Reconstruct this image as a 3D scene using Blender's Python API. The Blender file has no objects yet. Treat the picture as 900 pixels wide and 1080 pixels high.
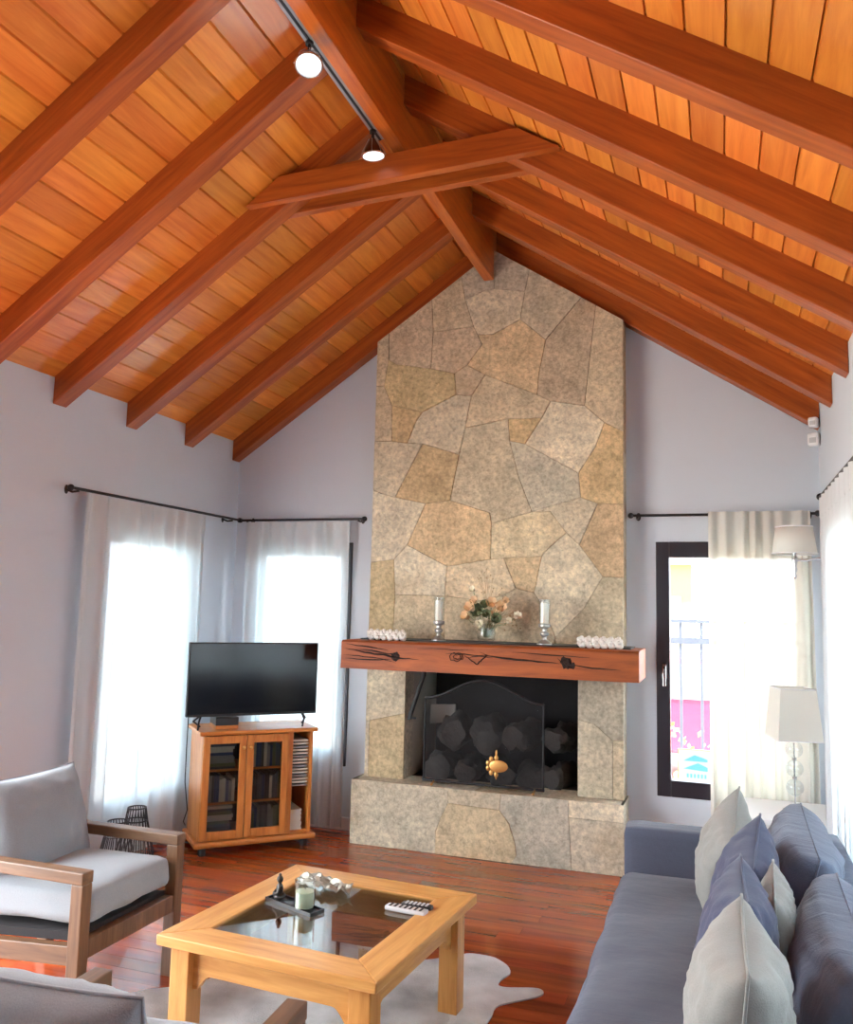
import bpy, bmesh, math, random
from math import sin, cos, pi, radians, sqrt
from mathutils import Vector, Matrix, Euler, noise
random.seed(7)
SC = bpy.context.scene
COL = SC.collection

# ------------------------------------------------------------------ camera
CAM_F, YAW, PITCH, ROLL, HC = 889.1, 0.335, 0.112, 0.024, 1.5
cy, sy, cp, sp = cos(YAW), sin(YAW), cos(PITCH), sin(PITCH)
F = Vector((-sy*cp, cy*cp, sp)); R0 = Vector((cy, sy, 0)); U0 = R0.cross(F)
RR_ = R0*cos(ROLL) + U0*sin(ROLL); UU_ = -R0*sin(ROLL) + U0*cos(ROLL)
cam = bpy.data.cameras.new('camera'); camo = bpy.data.objects.new('camera', cam); COL.objects.link(camo)
M = Matrix((RR_, UU_, -F)).transposed().to_4x4(); M.translation = (0, 0, HC)
camo.matrix_world = M
cam.sensor_fit = 'VERTICAL'; cam.sensor_height = 24; cam.lens = CAM_F/1080*24; cam.clip_start = .02
SC.camera = camo

def lin(c):
    o = []
    for v in c[:3]:
        v = v/255.0
        o.append(v/12.92 if v <= .04045 else ((v+.055)/1.055)**2.4)
    return (o[0], o[1], o[2], 1)

# ------------------------------------------------------------------ world, light, exposure
w = bpy.data.worlds.new('sky'); SC.world = w; w.use_nodes = True
bgn = w.node_tree.nodes['Background']
bgn.inputs[0].default_value = (.90, .95, 1.0, 1); bgn.inputs[1].default_value = 5.0
SC.view_settings.view_transform = 'Standard'; SC.view_settings.look = 'None'
SC.view_settings.gamma = 1; SC.view_settings.use_curve_mapping = False
SC.view_settings.exposure = 1.9
sun = bpy.data.lights.new('sun', 'SUN'); sun.energy = 16; sun.angle = .02; sun.color = (1, .96, .9)
suno = bpy.data.objects.new('sun', sun); COL.objects.link(suno); suno.rotation_euler = (radians(12), radians(8), 0)

# ------------------------------------------------------------------ materials
def nt(name):
    m = bpy.data.materials.new(name); m.use_nodes = True
    t = m.node_tree
    return m, t, t.nodes['Principled BSDF']

def N(t, kind, **kw):
    n = t.nodes.new(kind)
    for k, v in kw.items():
        if k in n.inputs: n.inputs[k].default_value = v
        else: setattr(n, k, v)
    return n

def plain(name, col, rough=.5, metal=0, bump=0, bscale=200, coat=0, spec=.5, var=0, vscale=6):
    m, t, b = nt(name)
    b.inputs['Base Color'].default_value = lin(col); b.inputs['Roughness'].default_value = rough
    b.inputs['Metallic'].default_value = metal; b.inputs['Coat Weight'].default_value = coat
    b.inputs['Specular IOR Level'].default_value = spec
    tc = N(t, 'ShaderNodeTexCoord')
    if var:
        n = N(t, 'ShaderNodeTexNoise', Scale=vscale, Detail=5.0); t.links.new(tc.outputs['Object'], n.inputs['Vector'])
        mx = N(t, 'ShaderNodeMixRGB'); mx.inputs[1].default_value = lin([max(0, c*(1-var)) for c in col])
        mx.inputs[2].default_value = lin([min(255, c*(1+var)) for c in col])
        t.links.new(n.outputs['Fac'], mx.inputs[0]); t.links.new(mx.outputs[0], b.inputs['Base Color'])
    if bump:
        n = N(t, 'ShaderNodeTexNoise', Scale=bscale, Detail=4.0); t.links.new(tc.outputs['Object'], n.inputs['Vector'])
        bp = N(t, 'ShaderNodeBump', Strength=bump, Distance=.01)
        t.links.new(n.outputs['Fac'], bp.inputs['Height']); t.links.new(bp.outputs[0], b.inputs['Normal'])
    return m

def wood(name, dark, light, axis='X', rough=.4, coat=0, stretch=14, scale=3.0, tint=False, bump=.05, spec=.5, pitch=0):
    """grain runs along axis; with tint, each board carries its own tone in the colour attribute 'tone'"""
    m, t, b = nt(name)
    tc = N(t, 'ShaderNodeTexCoord'); mp = N(t, 'ShaderNodeMapping')
    s = [stretch, stretch, stretch]; s['XYZ'.index(axis)] = 1.0
    mp.inputs['Scale'].default_value = s
    if pitch:    # turn the grain to follow a sloping timber
        mr = N(t, 'ShaderNodeMapping'); mr.inputs['Rotation'].default_value = (0, pitch, 0)
        t.links.new(tc.outputs['Object'], mr.inputs['Vector']); t.links.new(mr.outputs[0], mp.inputs['Vector'])
    else: t.links.new(tc.outputs['Object'], mp.inputs['Vector'])
    vec = mp.outputs['Vector']
    if tint:
        at = N(t, 'ShaderNodeAttribute', attribute_name='tone')
        ad = N(t, 'ShaderNodeVectorMath', operation='MULTIPLY_ADD')
        t.links.new(at.outputs['Color'], ad.inputs[0]); ad.inputs[1].default_value = (37, 91, 53)
        t.links.new(vec, ad.inputs[2]); vec = ad.outputs[0]
    n = N(t, 'ShaderNodeTexNoise', Scale=scale, Detail=7.0, Roughness=.6, Distortion=.6)
    t.links.new(vec, n.inputs['Vector'])
    rmp = N(t, 'ShaderNodeValToRGB')
    rmp.color_ramp.elements[0].position = .30; rmp.color_ramp.elements[0].color = lin(dark)
    rmp.color_ramp.elements[1].position = .68; rmp.color_ramp.elements[1].color = lin(light)
    t.links.new(n.outputs['Fac'], rmp.inputs[0])
    out = rmp.outputs[0]
    if tint:
        hsv = N(t, 'ShaderNodeHueSaturation')
        sep = N(t, 'ShaderNodeSeparateColor'); t.links.new(at.outputs['Color'], sep.inputs[0])
        mv = N(t, 'ShaderNodeMapRange'); mv.inputs[3].default_value = .8; mv.inputs[4].default_value = 1.15
        t.links.new(sep.outputs[0], mv.inputs[0]); t.links.new(mv.outputs[0], hsv.inputs['Value'])
        mh = N(t, 'ShaderNodeMapRange'); mh.inputs[3].default_value = .493; mh.inputs[4].default_value = .507
        t.links.new(sep.outputs[1], mh.inputs[0]); t.links.new(mh.outputs[0], hsv.inputs['Hue'])
        t.links.new(out, hsv.inputs['Color']); out = hsv.outputs[0]
    t.links.new(out, b.inputs['Base Color'])
    b.inputs['Roughness'].default_value = rough; b.inputs['Coat Weight'].default_value = coat
    b.inputs['Coat Roughness'].default_value = .12; b.inputs['Specular IOR Level'].default_value = spec
    if bump:
        bp = N(t, 'ShaderNodeBump', Strength=bump, Distance=.004)
        t.links.new(n.outputs['Fac'], bp.inputs['Height']); t.links.new(bp.outputs[0], b.inputs['Normal'])
    return m

def stone_mat():
    m, t, b = nt('field_stone')
    tc = N(t, 'ShaderNodeTexCoord'); at = N(t, 'ShaderNodeAttribute', attribute_name='tone')
    n1 = N(t, 'ShaderNodeTexNoise', Scale=5.0, Detail=8.0, Roughness=.65)
    n2 = N(t, 'ShaderNodeTexNoise', Scale=38.0, Detail=6.0, Roughness=.7)
    n3 = N(t, 'ShaderNodeTexNoise', Scale=2.6, Detail=4.0, Roughness=.6)
    for n in (n1, n2, n3): t.links.new(tc.outputs['Object'], n.inputs['Vector'])
    r1 = N(t, 'ShaderNodeMapRange'); r1.inputs[1].default_value = .3; r1.inputs[2].default_value = .7
    r1.inputs[3].default_value = .74; r1.inputs[4].default_value = 1.2
    t.links.new(n1.outputs['Fac'], r1.inputs[0])
    r2 = N(t, 'ShaderNodeMapRange'); r2.inputs[1].default_value = .3; r2.inputs[2].default_value = .7
    r2.inputs[3].default_value = .62; r2.inputs[4].default_value = 1.32
    t.links.new(n2.outputs['Fac'], r2.inputs[0])
    mu = N(t, 'ShaderNodeMath', operation='MULTIPLY'); t.links.new(r1.outputs[0], mu.inputs[0]); t.links.new(r2.outputs[0], mu.inputs[1])
    vm = N(t, 'ShaderNodeVectorMath', operation='SCALE'); t.links.new(at.outputs['Color'], vm.inputs[0]); t.links.new(mu.outputs[0], vm.inputs['Scale'])
    rr = N(t, 'ShaderNodeMapRange'); rr.inputs[1].default_value = .55; rr.inputs[2].default_value = .75
    rr.inputs[3].default_value = 0; rr.inputs[4].default_value = .45; t.links.new(n3.outputs['Fac'], rr.inputs[0])
    mx = N(t, 'ShaderNodeMixRGB'); mx.inputs[2].default_value = lin((178, 150, 108))
    t.links.new(rr.outputs[0], mx.inputs[0]); t.links.new(vm.outputs[0], mx.inputs[1])
    t.links.new(mx.outputs[0], b.inputs['Base Color']); b.inputs['Roughness'].default_value = .85
    b.inputs['Specular IOR Level'].default_value = .25
    ad = N(t, 'ShaderNodeMath', operation='MULTIPLY_ADD'); ad.inputs[1].default_value = .5
    t.links.new(n2.outputs['Fac'], ad.inputs[0]); t.links.new(n1.outputs['Fac'], ad.inputs[2])
    bp = N(t, 'ShaderNodeBump', Strength=.7, Distance=.02); t.links.new(ad.outputs[0], bp.inputs['Height'])
    t.links.new(bp.outputs[0], b.inputs['Normal'])
    return m

def sheer_mat(name, col, trans=.25, tcol=None):
    m = bpy.data.materials.new(name); m.use_nodes = True; t = m.node_tree
    t.nodes.remove(t.nodes['Principled BSDF']); o = t.nodes['Material Output']
    df = N(t, 'ShaderNodeBsdfDiffuse', Color=lin(col)); tl = N(t, 'ShaderNodeBsdfTranslucent', Color=lin(tcol or col))
    tp = N(t, 'ShaderNodeBsdfTransparent', Color=lin((250, 252, 255)))
    a = N(t, 'ShaderNodeMixShader', Fac=.42); t.links.new(df.outputs[0], a.inputs[1]); t.links.new(tl.outputs[0], a.inputs[2])
    c = N(t, 'ShaderNodeMixShader', Fac=trans); t.links.new(a.outputs[0], c.inputs[1]); t.links.new(tp.outputs[0], c.inputs[2])
    t.links.new(c.outputs[0], o.inputs['Surface'])
    return m

def glass_mat(name, tintc=(245, 250, 250), refl=1.0, rough=0.0):
    """thin pane: clear with fresnel reflection"""
    m = bpy.data.materials.new(name); m.use_nodes = True; t = m.node_tree
    t.nodes.remove(t.nodes['Principled BSDF']); o = t.nodes['Material Output']
    tp = N(t, 'ShaderNodeBsdfTransparent', Color=lin(tintc)); gl = N(t, 'ShaderNodeBsdfGlossy', Roughness=rough)
    fr = N(t, 'ShaderNodeLayerWeight', Blend=.5)
    pw = N(t, 'ShaderNodeMath', operation='POWER'); pw.inputs[1].default_value = 4.0; t.links.new(fr.outputs['Facing'], pw.inputs[0])
    mu = N(t, 'ShaderNodeMath', operation='MULTIPLY_ADD'); mu.inputs[1].default_value = .55*refl; mu.inputs[2].default_value = .04*refl; mu.use_clamp = True
    t.links.new(pw.outputs[0], mu.inputs[0])
    mx = N(t, 'ShaderNodeMixShader'); t.links.new(mu.outputs[0], mx.inputs[0])
    t.links.new(tp.outputs[0], mx.inputs[1]); t.links.new(gl.outputs[0], mx.inputs[2]); t.links.new(mx.outputs[0], o.inputs['Surface'])
    return m

def emit_mat(name, col, s):
    m, t, b = nt(name); b.inputs['Base Color'].default_value = lin(col)
    b.inputs['Emission Color'].default_value = lin(col); b.inputs['Emission Strength'].default_value = s
    return m

def fabric(name, col, scale=260, var=.06, bump=.25, sheen=.2, crease=0):
    m, t, b = nt(name)
    tc = N(t, 'ShaderNodeTexCoord')
    wv = N(t, 'ShaderNodeTexNoise', Scale=scale, Detail=3.0); t.links.new(tc.outputs['Object'], wv.inputs['Vector'])
    n = N(t, 'ShaderNodeTexNoise', Scale=7.0, Detail=5.0); t.links.new(tc.outputs['Object'], n.inputs['Vector'])
    mx = N(t, 'ShaderNodeMixRGB'); mx.inputs[1].default_value = lin([c*(1-var) for c in col]); mx.inputs[2].default_value = lin([min(255, c*(1+var)) for c in col])
    t.links.new(wv.outputs['Fac'], mx.inputs[0]); t.links.new(mx.outputs[0], b.inputs['Base Color'])
    b.inputs['Roughness'].default_value = .9; b.inputs['Sheen Weight'].default_value = sheen; b.inputs['Specular IOR Level'].default_value = .15
    ad = N(t, 'ShaderNodeMath', operation='MULTIPLY_ADD'); ad.inputs[1].default_value = .12
    t.links.new(wv.outputs['Fac'], ad.inputs[0]); t.links.new(n.outputs['Fac'], ad.inputs[2])
    if crease:   # soft creases running across the cushion
        mp = N(t, 'ShaderNodeMapping'); mp.inputs['Scale'].default_value = (3.0, 17, 3.5); t.links.new(tc.outputs['Object'], mp.inputs[0])
        cn = N(t, 'ShaderNodeTexNoise', Scale=1.0, Detail=2.5, Distortion=.8); t.links.new(mp.outputs[0], cn.inputs['Vector'])
        a2 = N(t, 'ShaderNodeMath', operation='MULTIPLY_ADD'); a2.inputs[1].default_value = 2.0*crease
        t.links.new(cn.outputs['Fac'], a2.inputs[0]); t.links.new(ad.outputs[0], a2.inputs[2]); ad = a2
    bp = N(t, 'ShaderNodeBump', Strength=bump*(1+crease), Distance=.03); t.links.new(ad.outputs[0], bp.inputs['Height']); t.links.new(bp.outputs[0], b.inputs['Normal'])
    return m

MAT = dict(
    wall=plain('lavender_grey_paint', (203, 210, 219), .9, bump=.03, bscale=60, spec=.2, var=.02, vscale=2),
    ceil=wood('varnished_ceiling_boards', (202, 110, 38), (230, 146, 62), 'Y', .34, .35, 12, 2.2, True, .03),
    beam=wood('red_brown_beam', (134, 57, 14), (180, 92, 30), 'X', .45, .1, 14, 2.0, False, .03),
    beaml=wood('red_brown_rafter', (134, 57, 14), (180, 92, 30), 'X', .45, .1, 16, 2.0, False, .03, pitch=.60),
    beamr=wood('red_brown_rafter_opposite', (134, 57, 14), (180, 92, 30), 'X', .45, .1, 16, 2.0, False, .03, pitch=-.583),
    ridge=wood('red_brown_ridge', (164, 76, 20), (206, 114, 42), 'Y', .38, .3, 14, 2.0, False, .04),
    floor=wood('red_hardwood_floor', (126, 54, 22), (176, 84, 38), 'X', .2, .3, 12, 1.6, True, .006),
    stone=stone_mat(),
    mortar=plain('grey_mortar', (176, 164, 142), .95, bump=.4, bscale=80),
    soot=plain('sooty_firebox_lining', (44, 42, 44), .9, bump=.3, bscale=25, var=.3),
    reveal=plain('pale_stone_lining', (196, 188, 172), .9, bump=.3, bscale=30, var=.08),
    mantel=wood('rough_hardwood_mantel', (118, 54, 16), (168, 86, 30), 'X', .6, .0, 10, 2.4, False, .15),
    crack=plain('dark_bark_inclusion', (40, 22, 14), .9, bump=.4, bscale=90),
    slate=plain('black_slab', (26, 22, 22), .5),
    black=plain('black_painted_metal', (22, 20, 24), .45),
    frame=plain('dark_bronze_aluminium', (38, 34, 42), .4),
    white=plain('white_paint', (236, 236, 236), .5),
    sheer=sheer_mat('sheer_white_voile', (246, 248, 248), .035, (134, 150, 158)),
    sheer2=sheer_mat('cream_white_voile', (250, 247, 240), .03, (150, 147, 132)),
    glass=glass_mat('window_glass', (250, 253, 255), .8),
    cabglass=glass_mat('cabinet_glass', (225, 228, 226), .7),
    tableglass=glass_mat('table_glass', (215, 220, 214), 1.9),
    jar=glass_mat('clear_glass', (250, 252, 252), 1.0),
    ball=glass_mat('glass_sphere', (246, 249, 250), 2.2),
    oak=wood('honey_oak', (190, 130, 62), (226, 172, 100), 'X', .4, .2, 12, 2.5),
    oaky=wood('honey_oak_lengthwise', (190, 130, 62), (226, 172, 100), 'Y', .4, .2, 12, 2.5),
    oakz=wood('honey_oak_upright', (186, 124, 58), (222, 164, 92), 'Z', .4, .2, 12, 2.5),
    cab=wood('orange_pine', (176, 100, 38), (216, 142, 68), 'X', .42, .15, 12, 2.6),
    cabz=wood('orange_pine_upright', (176, 100, 38), (216, 142, 68), 'Z', .42, .15, 12, 2.6),
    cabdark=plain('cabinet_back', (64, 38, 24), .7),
    walnut=wood('walnut_brown', (86, 58, 38), (126, 92, 62), 'X', .45, .1, 12, 3),
    walnutz=wood('walnut_brown_upright', (86, 58, 38), (128, 94, 64), 'Z', .45, .1, 12, 3),
    chairfab=fabric('pale_grey_upholstery', (150, 158, 164)),
    deck=plain('dark_seat_webbing', (38, 34, 36), .9),
    sofa=fabric('blue_grey_linen', (82, 87, 102), crease=.12),
    sofab=fabric('blue_grey_back_linen', (98, 106, 124), crease=.35),
    bluepil=fabric('slate_blue_cotton', (74, 80, 102)),
    greypil=fabric('light_grey_cotton', (146, 146, 141)),
    hide=plain('cowhide', (176, 170, 164), .9, bump=.5, bscale=140, var=.8, vscale=4),
    tvscreen=plain('tv_screen', (8, 9, 14), .12, spec=.6),
    tvbody=plain('tv_black_plastic', (14, 14, 16), .4),
    chrome=plain('chrome', (210, 210, 212), .15, 1),
    silver=plain('hammered_silver', (178, 176, 172), .28, 1, bump=.3, bscale=120),
    copper=plain('dark_copper', (96, 58, 44), .3, .9),
    led=emit_mat('led_face', (238, 246, 255), .3),
    steel=plain('track_aluminium', (176, 172, 172), .35, .8),
    shade=sheer_mat('lamp_shade_cloth', (250, 249, 242), .04),
    wax=plain('white_wax', (240, 236, 222), .6),
    greenwax=plain('pale_green_wax', (206, 214, 180), .5),
    ceramic=plain('white_ceramic', (236, 232, 224), .35),
    peach=plain('peach_petal', (232, 200, 160), .7, var=.08),
    cream=plain('cream_petal', (240, 232, 208), .7),
    leaf=plain('dusty_green_leaf', (112, 124, 90), .7, var=.15),
    twig=plain('dry_twig', (176, 150, 112), .8),
    log=plain('charred_log', (54, 50, 48), .85, bump=1.0, bscale=24, var=.4, vscale=9),
    paper=plain('white_paper', (214, 210, 200), .8),
    brass=plain('aged_brass', (214, 164, 96), .35, .8),
    mesh=None, plastic=plain('grey_plastic', (196, 196, 196), .4), blackp=plain('black_plastic', (24, 24, 26), .4),
    statue=plain('dark_pewter', (70, 68, 66), .4, .5), tray=plain('dark_tray', (40, 36, 36), .35),
    foil=plain('crumpled_silver_leaf', (150, 144, 130), .45, .35),
    yellowh=plain('yellow_render', (140, 116, 58), .9), redcar=plain('red_car_paint', (190, 40, 62), .3),
    bushm=plain('yellow_green_leaf', (120, 122, 60), .8, var=.2), rail=plain('grey_rail', (62, 64, 72), .5),
    ground=plain('pale_outdoor_paving', (170, 168, 160), .9), orange=plain('orange_board_edge', (190, 140, 90), .6),
    bluep=plain('blue_print', (70, 130, 170), .6), signw=plain('sign_white', (150, 150, 146), .6),
    tyre=plain('tyre_rubber', (30, 30, 30), .8), carglass=plain('car_glass', (150, 156, 160), .1),
)
CASES = [plain('case_%s' % n, c, .35) for n, c in (('smoke', (70, 74, 80)), ('slate', (92, 98, 108)), ('cream', (206, 200, 186)), ('blue', (60, 78, 120)), ('green', (110, 116, 84)), ('grey', (140, 140, 140)))]
def fine_mesh():
    m = bpy.data.materials.new('black_wire_mesh'); m.use_nodes = True; t = m.node_tree
    b = t.nodes['Principled BSDF']; b.inputs['Base Color'].default_value = lin((20, 20, 24)); b.inputs['Roughness'].default_value = .6
    tc = N(t, 'ShaderNodeTexCoord'); br = N(t, 'ShaderNodeTexBrick', Scale=1.0)
    br.offset = 0; br.inputs['Color1'].default_value = (0, 0, 0, 1); br.inputs['Color2'].default_value = (0, 0, 0, 1); br.inputs['Mortar'].default_value = (1, 1, 1, 1)
    br.inputs['Brick Width'].default_value = .006; br.inputs['Row Height'].default_value = .006; br.inputs['Mortar Size'].default_value = .0005
    mp = N(t, 'ShaderNodeMapping'); mp.inputs['Rotation'].default_value = (pi/2, 0, 0)
    t.links.new(tc.outputs['Object'], mp.inputs['Vector']); t.links.new(mp.outputs[0], br.inputs['Vector'])
    tp = N(t, 'ShaderNodeBsdfTransparent'); mx = N(t, 'ShaderNodeMixShader')
    t.links.new(br.outputs['Color'], mx.inputs[0]); t.links.new(tp.outputs[0], mx.inputs[1]); t.links.new(b.outputs[0], mx.inputs[2])
    t.links.new(mx.outputs[0], t.nodes['Material Output'].inputs['Surface'])
    return m
MAT['mesh'] = fine_mesh()

# ------------------------------------------------------------------ builders
def B(): return bmesh.new()

def tagv(o, label=None, cat=None, group=None, kind=None):
    for k, v in (('label', label), ('category', cat), ('group', group), ('kind', kind)):
        if v: o[k] = v
    return o

def obj(name, bm, mat, parent=None, smooth=None, bevel=0):
    """link bm as one mesh object; smooth = auto-smooth angle in degrees"""
    me = bpy.data.meshes.new(name)
    bmesh.ops.recalc_face_normals(bm, faces=bm.faces[:])
    bm.to_mesh(me); bm.free()
    o = bpy.data.objects.new(name, me); COL.objects.link(o)
    me.materials.append(MAT[mat] if isinstance(mat, str) else mat)
    if smooth is not None:
        for p in me.polygons: p.use_smooth = True
        try: me.set_sharp_from_angle(angle=radians(smooth))
        except Exception: pass
    if bevel:
        md = o.modifiers.new('bevel', 'BEVEL'); md.width = bevel; md.segments = 2; md.limit_method = 'ANGLE'; md.angle_limit = radians(40)
    if parent: o.parent = parent
    return o

def thing(name, label, cat, loc=(0, 0, 0), rotz=0, group=None):
    o = bpy.data.objects.new(name, None); COL.objects.link(o); o.empty_display_size = .1
    o.location = loc; o.rotation_euler = (0, 0, rotz)
    return tagv(o, label, cat, group)

def struct(name, bm, mat, parent=None, **kw):
    o = obj(name, bm, mat, parent, **kw)
    if not parent: o['kind'] = 'structure'
    return o

def box(bm, x0, x1, y0, y1, z0, z1, mat=None):
    r = bmesh.ops.create_cube(bm, size=1)
    for v in r['verts']:
        v.co = Vector((x0+(v.co.x+.5)*(x1-x0), y0+(v.co.y+.5)*(y1-y0), z0+(v.co.z+.5)*(z1-z0)))
        if mat: v.co = mat @ v.co
    return r['verts']

def prism(bm, poly, axis, a, b):
    """extrude a 2d polygon; axis 'y': poly is (x,z); axis 'x': (y,z); axis 'z': (x,y)"""
    def P(p, d):
        return {'y': (p[0], d, p[1]), 'x': (d, p[0], p[1]), 'z': (p[0], p[1], d)}[axis]
    A = [bm.verts.new(P(p, a)) for p in poly]; C = [bm.verts.new(P(p, b)) for p in poly]
    n = len(poly)
    bm.faces.new(A); bm.faces.new(C[::-1])
    for i in range(n): bm.faces.new((A[i], C[i], C[(i+1) % n], A[(i+1) % n]))
    return A+C

def tube(bm, pts, r, seg=8, closed=False):
    pts = [Vector(p) for p in pts]; n = len(pts); rings = []
    rad = r if isinstance(r, (list, tuple)) else [r]*n
    prev = None
    for i, p in enumerate(pts):
        if closed: d = pts[(i+1) % n]-pts[i-1]
        else: d = pts[min(i+1, n-1)]-pts[max(i-1, 0)]
        d.normalize()
        if prev is None:
            a = d.orthogonal().normalized()
        else:
            a = (prev-d*prev.dot(d))
            a = a.normalized() if a.length > 1e-6 else d.orthogonal().normalized()
        prev = a; c = d.cross(a)
        rings.append([bm.verts.new(p+(a*cos(2*pi*k/seg)+c*sin(2*pi*k/seg))*rad[i]) for k in range(seg)])
    m = n if closed else n-1
    for i in range(m):
        A, C = rings[i], rings[(i+1) % n]
        for k in range(seg): bm.faces.new((A[k], A[(k+1) % seg], C[(k+1) % seg], C[k]))
    if not closed:
        bm.faces.new(rings[0][::-1]); bm.faces.new(rings[-1])
    return rings

def lathe(bm, prof, c=(0, 0, 0), seg=24, cap=True, mat=None):
    """prof: list of (r, z)"""
    rings = []
    for r, z in prof:
        ring = []
        for k in range(seg):
            p = Vector((c[0]+r*cos(2*pi*k/seg), c[1]+r*sin(2*pi*k/seg), c[2]+z))
            ring.append(bm.verts.new(mat @ p if mat else p))
        rings.append(ring)
    for A, C in zip(rings, rings[1:]):
        for k in range(seg): bm.faces.new((A[k], A[(k+1) % seg], C[(k+1) % seg], C[k]))
    if cap:
        bm.faces.new(rings[0][::-1]); bm.faces.new(rings[-1])

def ball(bm, c, r, u=12, v=8, sx=1, sy=1, sz=1, jitter=0, rot=None):
    res = bmesh.ops.create_uvsphere(bm, u_segments=u, v_segments=v, radius=1)
    c = Vector(c)
    for q in res['verts']:
        p = q.co.copy()
        if jitter: p *= 1+jitter*noise.noise(p*2.3+c*17)
        p = Vector((p.x*sx, p.y*sy, p.z*sz))*r
        if rot: p = rot @ p
        q.co = c+p
    return res['verts']

def rbox(bm, size, r, n=10, crown=0, wrinkle=0, mat=None, seed=0, wfreq=9):
    """rounded, softly crowned cushion block centred on origin"""
    sx, sy, sz = [s/2 for s in size]; ids = {}
    def vert(p):
        k = tuple(round(c, 5) for c in p)
        if k not in ids:
            q = Vector((p[0]*sx, p[1]*sy, p[2]*sz))
            inner = Vector((max(-sx+r, min(sx-r, q.x)), max(-sy+r, min(sy-r, q.y)), max(-sz+r, min(sz-r, q.z))))
            d = q-inner
            if d.length > 1e-9: q = inner+d.normalized()*r
            u, v_, w_ = p
            q.z += crown*w_*(1-u*u)*(1-v_*v_)
            if wrinkle:
                nn = noise.noise(Vector((q.x*wfreq*.5+seed, q.y*wfreq, q.z*wfreq)))
                q += Vector((p[0]**5, p[1]**5, p[2]**5))*wrinkle*nn
            ids[k] = bm.verts.new(mat @ q if mat else q)
        return ids[k]
    g = [-1+2*i/n for i in range(n+1)]
    for ax in range(3):
        for s in (-1, 1):
            for i in range(n):
                for j in range(n):
                    c = []
                    for a, b_ in ((i, j), (i+1, j), (i+1, j+1), (i, j+1)):
                        p = [0, 0, 0]; p[ax] = s; p[(ax+1) % 3] = g[a]; p[(ax+2) % 3] = g[b_]
                        c.append(vert(p))
                    bm.faces.new(c if s > 0 else c[::-1])

def pillow_pts(u, v, wd, ht, t, pinch, seed, sgn, q=.48):
    x = wd/2*u*(1-pinch*(1-v*v)); y = ht/2*v*(1-pinch*(1-u*u))
    e = max(0, (1-abs(u)**2.2))*max(0, (1-abs(v)**2.2))
    z = t/2*e**q
    z *= 1+.14*noise.noise(Vector((u*2.2+seed, v*2.2, sgn*3.1)))
    z += .012*e**.3*noise.noise(Vector((u*6+seed, v*5, sgn)))*min(1, 8*(1-max(abs(u), abs(v))))
    return Vector((x, y, sgn*z))

def pillow(bm, wd, ht, t, n=22, pinch=.07, seed=0, mat=None, q=.48):
    """soft pillow in local xy plane, thickness on z"""
    g = [-1+2*i/n for i in range(n+1)]
    g = [math.copysign(abs(q)**.8, q) for q in g]
    rows = {}
    for sgn in (1, -1):
        for i, u in enumerate(g):
            for j, v in enumerate(g):
                edge = i in (0, n) or j in (0, n)
                if edge and sgn == -1: rows[(sgn, i, j)] = rows[(1, i, j)]; continue
                p = pillow_pts(u, v, wd, ht, t, pinch, seed, sgn, q)
                rows[(sgn, i, j)] = bm.verts.new(mat @ p if mat else p)
        for i in range(n):
            for j in range(n):
                f = [rows[(sgn, i, j)], rows[(sgn, i+1, j)], rows[(sgn, i+1, j+1)], rows[(sgn, i, j+1)]]
                bm.faces.new(f if sgn > 0 else f[::-1])

def pillow_seam(bm, wd, ht, pinch=.07, r=.004, mat=None, n=16):
    pts = []
    for k in range(n): pts.append((-1+2*k/n, -1))
    for k in range(n): pts.append((1, -1+2*k/n))
    for k in range(n): pts.append((1-2*k/n, 1))
    for k in range(n): pts.append((-1, 1-2*k/n))
    P = []
    for u, v in pts:
        p = pillow_pts(u, v, wd, ht, 0, pinch, 0, 1); p.z = 0
        P.append(mat @ p if mat else p)
    tube(bm, P, r, 6, True)

def tone_layer(bm):
    return bm.loops.layers.float_color.get('tone') or bm.loops.layers.float_color.new('tone')

def paint(bm, faces, col):
    L = tone_layer(bm)
    for f in faces:
        for l in f.loops: l[L] = col

def copy_tree(o, parent=None):
    c = o.copy(); COL.objects.link(c); c.parent = parent
    for ch in list(o.children): copy_tree(ch, c)
    return c

# ------------------------------------------------------------------ room dimensions (metres)
XL, XR, YW, YN = -3.35, .567, 5.38, -4.6
zL, sL, zR, sR = 2.544, .684, 2.591, .66          # rafter undersides
XLr, XRr = -3.326, .559
DEP = .148                                          # rafter depth
def zleft(x): return zL+sL*(x-XLr)
def zright(x): return zR+sR*(XRr-x)
XP = (zR+sR*XRr-zL+sL*XLr)/(sL+sR)                  # ridge line
ZP = zleft(XP)
YC, YH, YM = 5.225, 5.10, 4.771
CX0, CX1 = -2.205, -.545

# ------------------------------------------------------------------ structure: floor
bm = B()
L = tone_layer(bm)
y = YN; PW = .09
while y < YW+.1:
    x = XL-.1-random.random()*1.2
    while x < XR+.1:
        ln = random.uniform(.7, 1.7)
        v = box(bm, x+.0006, x+ln-.0006, y+.0006, y+PW-.0006, -.02, 0)
        c = (random.random(), random.random(), random.random(), 1)
        paint(bm, {f for q in v for f in q.link_faces}, c)
        x += ln
    y += PW
struct('floor', bm, 'floor')
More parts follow.
